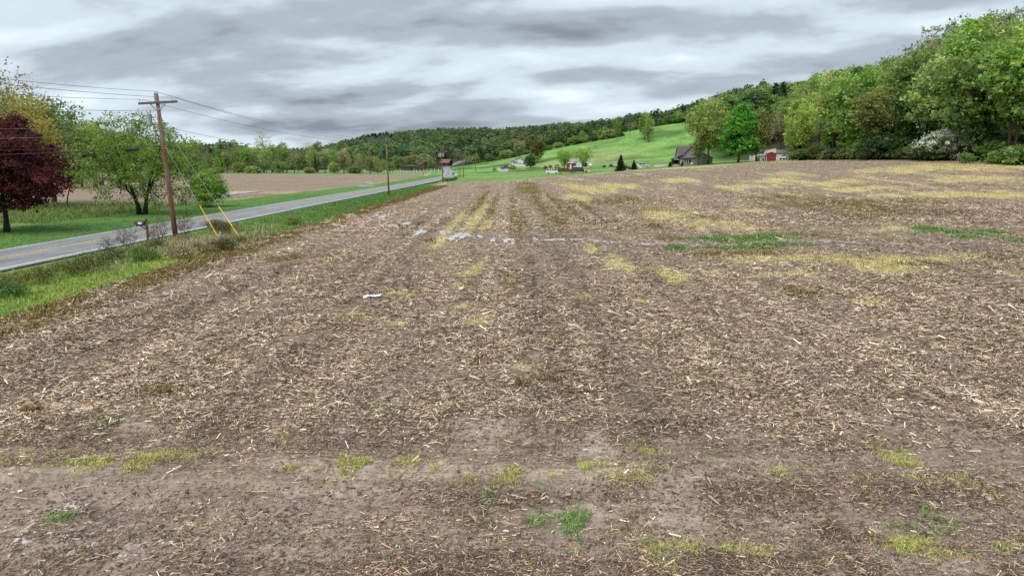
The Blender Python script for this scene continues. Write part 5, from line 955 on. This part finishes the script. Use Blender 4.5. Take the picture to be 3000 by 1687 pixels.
bx_, by_ = -51.5, 548; e = empty('rusty_barn', (bx_ - 6, by_ + 60, hz(bx_ - 6, by_ + 60)), R(-18), 'barn with rusty red tin roof at the top of the road bend', 'barn'); gable(e, 9, 8, 2.6, 5.6, OLDB, RUST, .5, 0, 0, 'x')
# ------------------------------------------------------------------ vehicles
TYRE = plain('tyre', (.018, .018, .019), .85); RIM = plain('rim', (.45, .46, .47), .35, .7); LAMP = plain('headlamp', (.6, .62, .62), .15); TAIL = plain('tail_lamp', (.28, .015, .012), .3); PLAST = plain('black_trim', (.025, .025, .027), .6)
def vehicle(name, kind, loc, rz, paint, label, sc=1.0, hood=None):
    """nose points to +x"""
    e = empty(name, loc, rz, label, 'vehicle' if kind == 'van' else {'suv': 'car', 'truck': 'pickup truck', 'topper': 'pickup truck', 'car': 'car'}[kind], 'parked vehicles', sc)
    L, Wd = {'suv': (4.6, 1.85), 'van': (5.0, 1.95), 'truck': (5.6, 1.95), 'topper': (5.6, 1.95), 'car': (4.5, 1.78)}[kind]; h = L / 2
    low = {'suv': [(-h, .35), (h - .1, .3), (h, .45), (h, .78), (h - .15, .95), (h - 1.25, 1.06), (-h + .05, 1.05), (-h - .02, .7)], 'van': [(-h, .35), (h - .1, .3), (h, .45), (h, .75), (h - .2, .92), (h - .95, 1.08), (-h + .03, 1.08), (-h - .02, .7)], 'truck': [(-h, .45), (h - .1, .4), (h, .55), (h, .95), (h - .12, 1.08), (h - 1.4, 1.18), (-h + .02, 1.12), (-h, .8)], 'car': [(-h, .3), (h - .1, .26), (h, .4), (h, .68), (h - .2, .8), (h - 1.15, .93), (-h + .75, .95), (-h + .05, .88), (-h - .02, .6)]}
    low['topper'] = low['truck']; cab = {'suv': [(h - 1.3, 1.05), (h - 2.05, 1.62), (-h + .55, 1.68), (-h + .08, 1.05)], 'van': [(h - 1.0, 1.07), (h - 1.95, 1.74), (-h + .3, 1.80), (-h + .05, 1.07)], 'truck': [(h - 1.5, 1.16), (h - 2.1, 1.82), (-h + 2.0, 1.85), (-h + 1.75, 1.14)], 'topper': [(h - 1.5, 1.16), (h - 2.1, 1.82), (-h + .25, 1.84), (-h + .02, 1.12)], 'car': [(h - 1.2, .92), (h - 2.0, 1.40), (-h + 1.35, 1.42), (-h + .6, .93)]}[kind]
    b = MB(); b.prism(low[kind], -Wd / 2, Wd / 2); b.build('body', paint, e, False, .05)
    n = len(cab); wi = .80; b = MB(); vs = [(p[0], s * Wd / 2 * (.97 if i in (0, n - 1) else wi), p[1]) for s in (-1, 1) for i, p in enumerate(cab)]; b.add(vs, [tuple(range(n)), tuple(range(2 * n - 1, n - 1, -1))] + [(i, i + n, (i + 1) % n + n, (i + 1) % n) for i in range(n)]); cb_ = b.build('cabin', paint, e, False, .04)
    P = [Vector(v) for v in vs]; A, B, C, D = 0, 1, 2, 3
    def pane(f, o, inset, nm='window'):
        c = sum(f, Vector()) / 4; q4 = [p.lerp(c, inset) + o for p in f]; q5 = [p - o * .5 for p in q4]; MB().add([tuple(p) for p in q4 + q5], [(0, 1, 2, 3), (7, 6, 5, 4), (0, 4, 5, 1), (1, 5, 6, 2), (2, 6, 7, 3), (3, 7, 4, 0)]).build(nm, GLASS, cb_)
    for s in (0, n):
        out = Vector((0, -.02 if s == 0 else .02, .004)); f = [P[s + A], P[s + B], P[s + C], P[s + D]]; k = 3 if kind in ('suv', 'topper', 'van') else 2
        for j in range(k):
            t0, t1 = j / k + .015, (j + 1) / k - .015; pane([f[0].lerp(f[3], t0), f[1].lerp(f[2], t0), f[1].lerp(f[2], t1), f[0].lerp(f[3], t1)], out, .13)
    pane([P[A], P[B], P[n + B], P[n + A]], Vector((.02, 0, .02)), .1, 'windscreen'); pane([P[D], P[C], P[n + C], P[n + D]], Vector((-.02, 0, .01)), .14, 'rear_window')
    rw = .36 if kind in ('truck', 'topper') else .32
    for x in (h - .92, -h + .95):
        for s in (-1, 1):
            wb = MB().tube([(x, s * (Wd / 2 - .22), rw), (x, s * (Wd / 2 + .012), rw)], rw, 16); wo = wb.build('wheel', TYRE, e); MB().cyl((x, s * (Wd / 2 - .03), rw), (x, s * (Wd / 2 + .025), rw), rw * .62, rw * .58, 12).build('rim', RIM, wo)
    for s in (-1, 1): MB().box((h - .05, s * (Wd / 2 - .24), .72 if kind != 'truck' else .86), (.12, .36, .16)).build('headlight', LAMP, e); MB().box((-h + .0, s * (Wd / 2 - .12), .85), (.08, .16, .32)).build('tail_light', TAIL, e); MB().box((cab[0][0] - .25, s * (Wd / 2 + .08), cab[0][1] + .08), (.1, .16, .12)).build('mirror', PLAST, e)
    MB().box((h + .0, 0, .42), (.1, Wd - .16, .18)).build('bumper', PLAST, e); MB().box((-h - .0, 0, .45), (.12, Wd - .16, .18)).build('bumper', PLAST, e)
    if kind == 'truck': MB().span(-h + .12, -h + 1.7, -Wd / 2 + .12, Wd / 2 - .12, 1.0, 1.135).build('bed_floor', PLAST, e)
    if hood: MB().box((h - .75, 0, 1.06), (1.1, Wd - .3, .06)).build('hood', hood, e)
    return e
PW = plain('white_paint', (.70, .70, .70), .3, 0, .05, 2, .5); PM = plain('maroon_paint', (.17, .018, .022), .3, 0, .1, 2, .5); PB = plain('navy_paint', (.025, .035, .06), .3, 0, .1, 2, .5); PS = plain('silver_paint', (.42, .43, .44), .3, .3, .06, 2, .5); PK = plain('dark_grey_paint', (.05, .055, .06), .3, 0, .1, 2, .5); PL = plain('pale_blue_paint', (.42, .47, .52), .3, .2, .06, 2, .5)
vehicle('white_suv', 'suv', spot(1618, 243), R(-4), PW, 'white SUV leftmost in the row parked on the lawn')
vehicle('maroon_truck', 'topper', spot(1658, 236), R(-3), PM, 'maroon truck with matching bed cap in the middle of the row')
vehicle('navy_van', 'van', spot(1697, 231), R(-3), PB, 'dark navy van at the right of the row parked on the lawn', 1.06)
e = empty('utility_trailer', spot(1719, 227), R(-6), 'small orange and white trailer just in front of the navy van', 'trailer'); b = MB(); b.prism([(-.9, .35), (1.3, .3), (1.45, .5), (-.7, 1.05), (-.9, 1.0)], -.6, .6); b.build('body', plain('orange_white_paint', (.62, .36, .24), .5, 0, .4, 1.5), e)
for s in (-1, 1): MB().cyl((-.2, s * .6, .28), (-.2, s * .72, .28), .28, .28, 12).build('wheel', TYRE, e)
vehicle('grey_pickup', 'truck', spot(1483, 348), R(172), PK, 'dark pickup truck parked by the white house', 1.0, PW)
vehicle('silver_pickup', 'truck', spot(1880, 229), R(-10), PS, 'silver pickup truck right of the two spruces')
vehicle('white_car', 'car', spot(1693, 314), R(-8), PW, 'white car parked before the white barn doorway', .95)
vehicle('white_van', 'suv', spot(2236, 222), R(-80), PW, 'white SUV facing the field left of the red shed', 1.05)
vehicle('pale_car', 'suv', spot(2300, 216), R(-130), PL, 'pale blue SUV behind tree trunks right of the red shed', 1.05)
e = empty('tilted_panel', spot(1872, 224), R(-20), 'white panel leaning beside the silver pickup truck', 'panel'); b = MB(); b.add([(-.9, 0, 1.6), (-.6, .0, 1.5), (.9, 0, .3), (.5, 0, .2), (-.9, .08, 1.6), (-.6, .08, 1.5), (.9, .08, .3), (.5, .08, .2)], [(0, 1, 2, 3), (7, 6, 5, 4), (0, 4, 5, 1), (1, 5, 6, 2), (2, 6, 7, 3), (3, 7, 4, 0)]); b.build('sheet', WTRIM, e); MB().cyl((-.7, .1, 1.4), (-.9, .7, 0), .03, .03, 5).build('prop', STEEL, e)
e = empty('rusty_tractor', spot(1838, 228), R(8), 'rusty orange tractor half hidden between the spruces', 'tractor'); MB().span(-1.2, .9, -.35, .35, .5, 1.05).build('engine', RUST, e, False, .05); MB().span(-1.2, -.2, -.5, .5, 1.0, 1.75).build('cab', plain('faded_orange', (.42, .24, .12), .7), e); MB().span(-1.3, -.1, -.6, .6, 1.75, 1.83).build('cab_roof', RUST, e)
for s in (-1, 1): MB().cyl((-.9, s * .5, .6), (-.9, s * .8, .6), .6, .6, 14).build('rear_wheel', TYRE, e); MB().cyl((.7, s * .45, .35), (.7, s * .65, .35), .35, .35, 12).build('front_wheel', TYRE, e)
e = empty('tan_box_trailer', spot(1806, 232), R(4), 'tan box trailer with white top left of the taller spruce', 'trailer'); MB().span(-.7, 1.5, -.8, .8, .35, 1.5).build('body', plain('tan_board', (.30, .22, .14), .8), e); MB().span(-.8, 1.6, -.9, .9, 1.5, 1.72).build('top', WTRIM, e); [MB().cyl((.4, s * .8, .3), (.4, s * .95, .3), .3, .3, 12).build('wheel', TYRE, e) for s in (-1, 1)]
for i, px in enumerate((2217, 2223)):
    o = MB().tube([(0, 0, 0), (0, 0, .05), (0, 0, 1.15), (0, 0, 1.32), (0, 0, 1.4)], [.2, .3, .3, .2, .08], 12).build('gas_tank', plain('tank_paint', (.60, .61, .58), .5), None, True); x, y, z = spot(px, 219); o.location = (x, y, z); MB().cyl((0, 0, 1.38), (0, 0, 1.55), .06, .06, 6).build('valve', STEEL, o); tag(o, ['left', 'right'][i] + ' of two upright pale gas tanks beside the white SUV', 'tank', 'upright gas tanks')
e = empty('propane_tank', spot(1730, 318), R(90), 'round white propane tank right of the white barn', 'tank'); MB().tube([(-1.1, 0, .75), (-1.0, 0, .75), (-.8, 0, .75), (.8, 0, .75), (1.0, 0, .75), (1.1, 0, .75)], [.1, .4, .58, .58, .4, .1], 14).build('body', WTRIM, e, True); [MB().box((x, 0, .15), (.15, .8, .5)).build('leg', CONC, e) for x in (-.6, .6)]
e = empty('play_set', spot(1632, 298), R(5), 'wooden climbing frame with yellow slide on the lawn', 'play set')
for x in (-.75, .75):
    for y in (-.6, .6): MB().box((x, y, 1.2), (.14, .14, 2.6)).build('leg', DARKW, e)
MB().box((0, 0, 1.15), (1.6, 1.3, .1)).build('deck', DARKW, e); b = MB(); b.prism([(-1.0, 2.3), (1.0, 2.3), (0, 2.95)], -.75, .75); b.build('roof', DARKW, e); b = MB(); slab(b, (-.8, -.3, 1.15), (-.8, .3, 1.15), (-2.9, .3, .12), (-2.9, -.3, .12), -.06); b.build('slide', plain('yellow_plastic', (.72, .62, .12), .4), e); [MB().box((0, y, 1.55), (1.5, .05, .5)).build('rail', DARKW, e) for y in (-.62, .62)]
for i in range(4): MB().box((.82, 0, .25 + .27 * i), (.06, .9, .06)).build('rung', DARKW, e)
e = empty('yard_light', spot(1687, 233), 0, 'tall thin yard light pole standing beside the navy van', 'lamp post'); MB().cyl((0, 0, -.2), (0, 0, 6.2), .09, .06, 8).build('post', DARKW, e); MB().cyl((0, 0, 6.15), (1.0, 0, 6.3), .035, .03, 6).build('arm', STEEL, e); MB().tube([(.85, 0, 6.27), (.95, 0, 6.3), (1.25, 0, 6.28)], [.06, .13, .08], 8).build('lamp_head', TANKG, e)
def logs(px, D, n, label, L=2.2, r0=.16, mat=None, name='log_pile', tarp=None):
    e = empty(name, spot(px, D), R(15), label, 'log pile'); g = np.random.default_rng(px); row, z, k = n, r0, 0
    while row > 0:
        for i in range(row):
            x = (i - (row - 1) / 2) * r0 * 2.02; a = g.normal(0, .06, 2); MB().cyl((x + a[0], -L / 2 + g.normal(0, .1), z), (x + a[1], L / 2, z), r0 * g.uniform(.85, 1), r0 * g.uniform(.8, .95), 7).build('log', mat or DARKW, e)
        row -= 1; z += r0 * 1.72
    return e
logs(1598, 330, 5, 'dark pile of logs left of the climbing frame'); logs(1612, 334, 4, 'smaller dark log pile just left of the climbing frame'); logs(1790, 300, 5, 'log pile on the lawn left of the spruces'); logs(1770, 305, 4, 'low log pile beyond the spreading trees'); logs(1448, 345, 6, 'brown stack of wood left of the gravel drive', 2.4, .17, plain('cut_wood', (.30, .21, .13), .9))
tr('shrub', 1503, 0, 344, 'tan', 'garden_shrub', 'pinkish brown shrub at the corner of the white house', None, 2.0, cat='bush'); tr('shrub', 1597, 0, 262, 'mid', 'garden_shrub', 'low green shrub on the lawn left of the white SUV', None, .8, cat='bush') if False else None
def sheet(name, pts, mat, label, dz=.035, n=10):
    """flat drive laid on the ground: quad grid between four ground points"""
    P = [np.array(at(*p)) for p in pts]; V = []; F = []
    for i in range(n + 1):
        for j in range(n + 1):
            u, v = i / n, j / n; p = (P[0] * (1 - u) + P[1] * u) * (1 - v) + (P[3] * (1 - u) + P[2] * u) * v; V.append((p[0], p[1], float(Hd(p[0], p[1])) + dz))
    for i in range(n):
        for j in range(n): b = i * (n + 1) + j; F.append((b, b + n + 1, b + n + 2, b + 1))
    me = np_mesh(name, np.array(V), 4, None, True, np.array(F)); tag(link(name, me, mat), label, 'drive', None, 'structure')
GRAVEL = plain('pale_gravel', (.33, .31, .27), .9, 0, .2, 3, .2, .02, False)
sheet('driveway', [(1462, 504), (1488, 504), (1490, 494), (1458, 494)], GRAVEL, 'pale concrete drive in front of the white house', .08); sheet('driveway', [(1912, 491), (1945, 490), (1962, 483), (1918, 484)], GRAVEL, 'grey gravel drive left of the grey house', .08)
# ------------------------------------------------------------------ fences
def fence(name, ends, nposts, hh2, r, mat, wiremat, label, rails=(.5, .9)):
    a, b_ = ends; e = empty(name, (a[0], a[1], hz(*a)), 0, label, 'fence'); o = Vector(e.location); P = []
    for i in range(nposts):
        t = i / (nposts - 1); x, y = a[0] + (b_[0] - a[0]) * t, a[1] + (b_[1] - a[1]) * t; z = float(Hd(x, y)); P.append(Vector((x, y, z)) - o); MB().box(tuple(P[-1] + Vector((0, 0, hh2 / 2 - .1))), (r, r, hh2 + .2)).build('post', mat, e)
    for k in rails: MB().tube([tuple(p + Vector((0, -r * .6, hh2 * k))) for p in P], .02, 4).build('rail', wiremat, e)
fence('pasture_fence', ((-16, 438), (72, 412)), 34, 1.35, .16, DARKW, DARKW, 'dark post fence climbing the upper edge of the pasture')
fence('paddock_fence', (at(1062, 503), at(1285, 503)), 26, 1.5, .2, plain('whitewashed_post', (.62, .62, .58), .8), DARKW, 'white post fence before the old barn')
fence('hill_fence', ((-30, 470), (60, 452)), 30, 1.3, .14, DARKW, DARKW, 'farther dark fence along the top of the slope')
for i in range(16):
    t = i / 15; x, y = -14 + 80 * t, 441 - 24 * t; tr('shrub', 1500 + x / y * 2000, 0, y, ['dark', 'mid', 'olive'][i % 3], 'fence_shrub', 'dark shrub growing along the pasture fence', 'shrubs along the pasture fence', [3.4, 2.0, 5, 2.6][i % 4], wid=1.3, cat='bush')

# ------------------------------------------------------------------ labels that tell the many trees apart
def ordinal(n): return str(n) + ('th' if 10 <= n % 100 <= 20 else {1: 'st', 2: 'nd', 3: 'rd'}.get(n % 10, 'th'))
TW = {'mid': 'green', 'pale': 'pale green', 'yel': 'yellow green', 'dark': 'dark green', 'olive': 'olive', 'grey': 'grey green', 'pink': 'pinkish', 'bright': 'vivid green', 'tan': 'tan', 'blue': 'blackish green', 'fresh': 'fresh green'}
KW = {'round': 'round', 'tallround': 'tall', 'vase': 'forked', 'loose': 'loose crowned', 'dense': 'dense', 'bare': 'sparsely leafed', 'umbrella': 'spreading', 'small': 'small', 'open': 'open', 'shrub': 'low', 'conifer': 'pointed'}
for shared, noun, where in [('spring tree in the tree line beyond the brown field', 'tree', 'in the far tree line'), ('low leafy shrub in the undergrowth at the foot of the wood', 'shrub', 'along the foot of the wood'), ('deep green tree on the hill shoulder above the houses', 'tree', 'on the hill shoulder'), ('dark pine in the stand above the pale shed', 'pine', 'in the pine stand above the sheds'), ('tree in the valley before the far wooded hill', 'tree', 'in the valley'), ('spring tree in the belt behind the lawn on the left', 'tree', 'behind the left lawn'), ('tree in the belt along the top of the green pasture', 'tree', 'in the belt above the pasture'), ('tree along the ridge behind the white house', 'tree', 'behind the white house'), ('dark shrub growing along the pasture fence', 'shrub', 'along the pasture fence'), ('low green shrub in front of the tree line', 'shrub', 'before the tree line'), ('leafy spring tree within the mass of the right hand wood', 'tree', 'in the right hand wood')]:
    L_ = sorted([r_ for r_ in RECORD if r_[0].get('label') == shared], key=lambda r_: r_[0].location.x / r_[0].location.y)
    for i, (e, kd, ti) in enumerate(L_): e['label'] = '%s %s %s, %s from the left %s' % (KW[kd], TW[ti], noun, ordinal(i + 1), where)


L_ = sorted([o for o in COL.objects if o.get('category') == 'corn stalk'], key=lambda o: o.location.x / o.location.y)
for i, o in enumerate(L_): o['label'] = 'broken dry corn stalk, %s from the left on the foreground soil' % ordinal(i + 1)
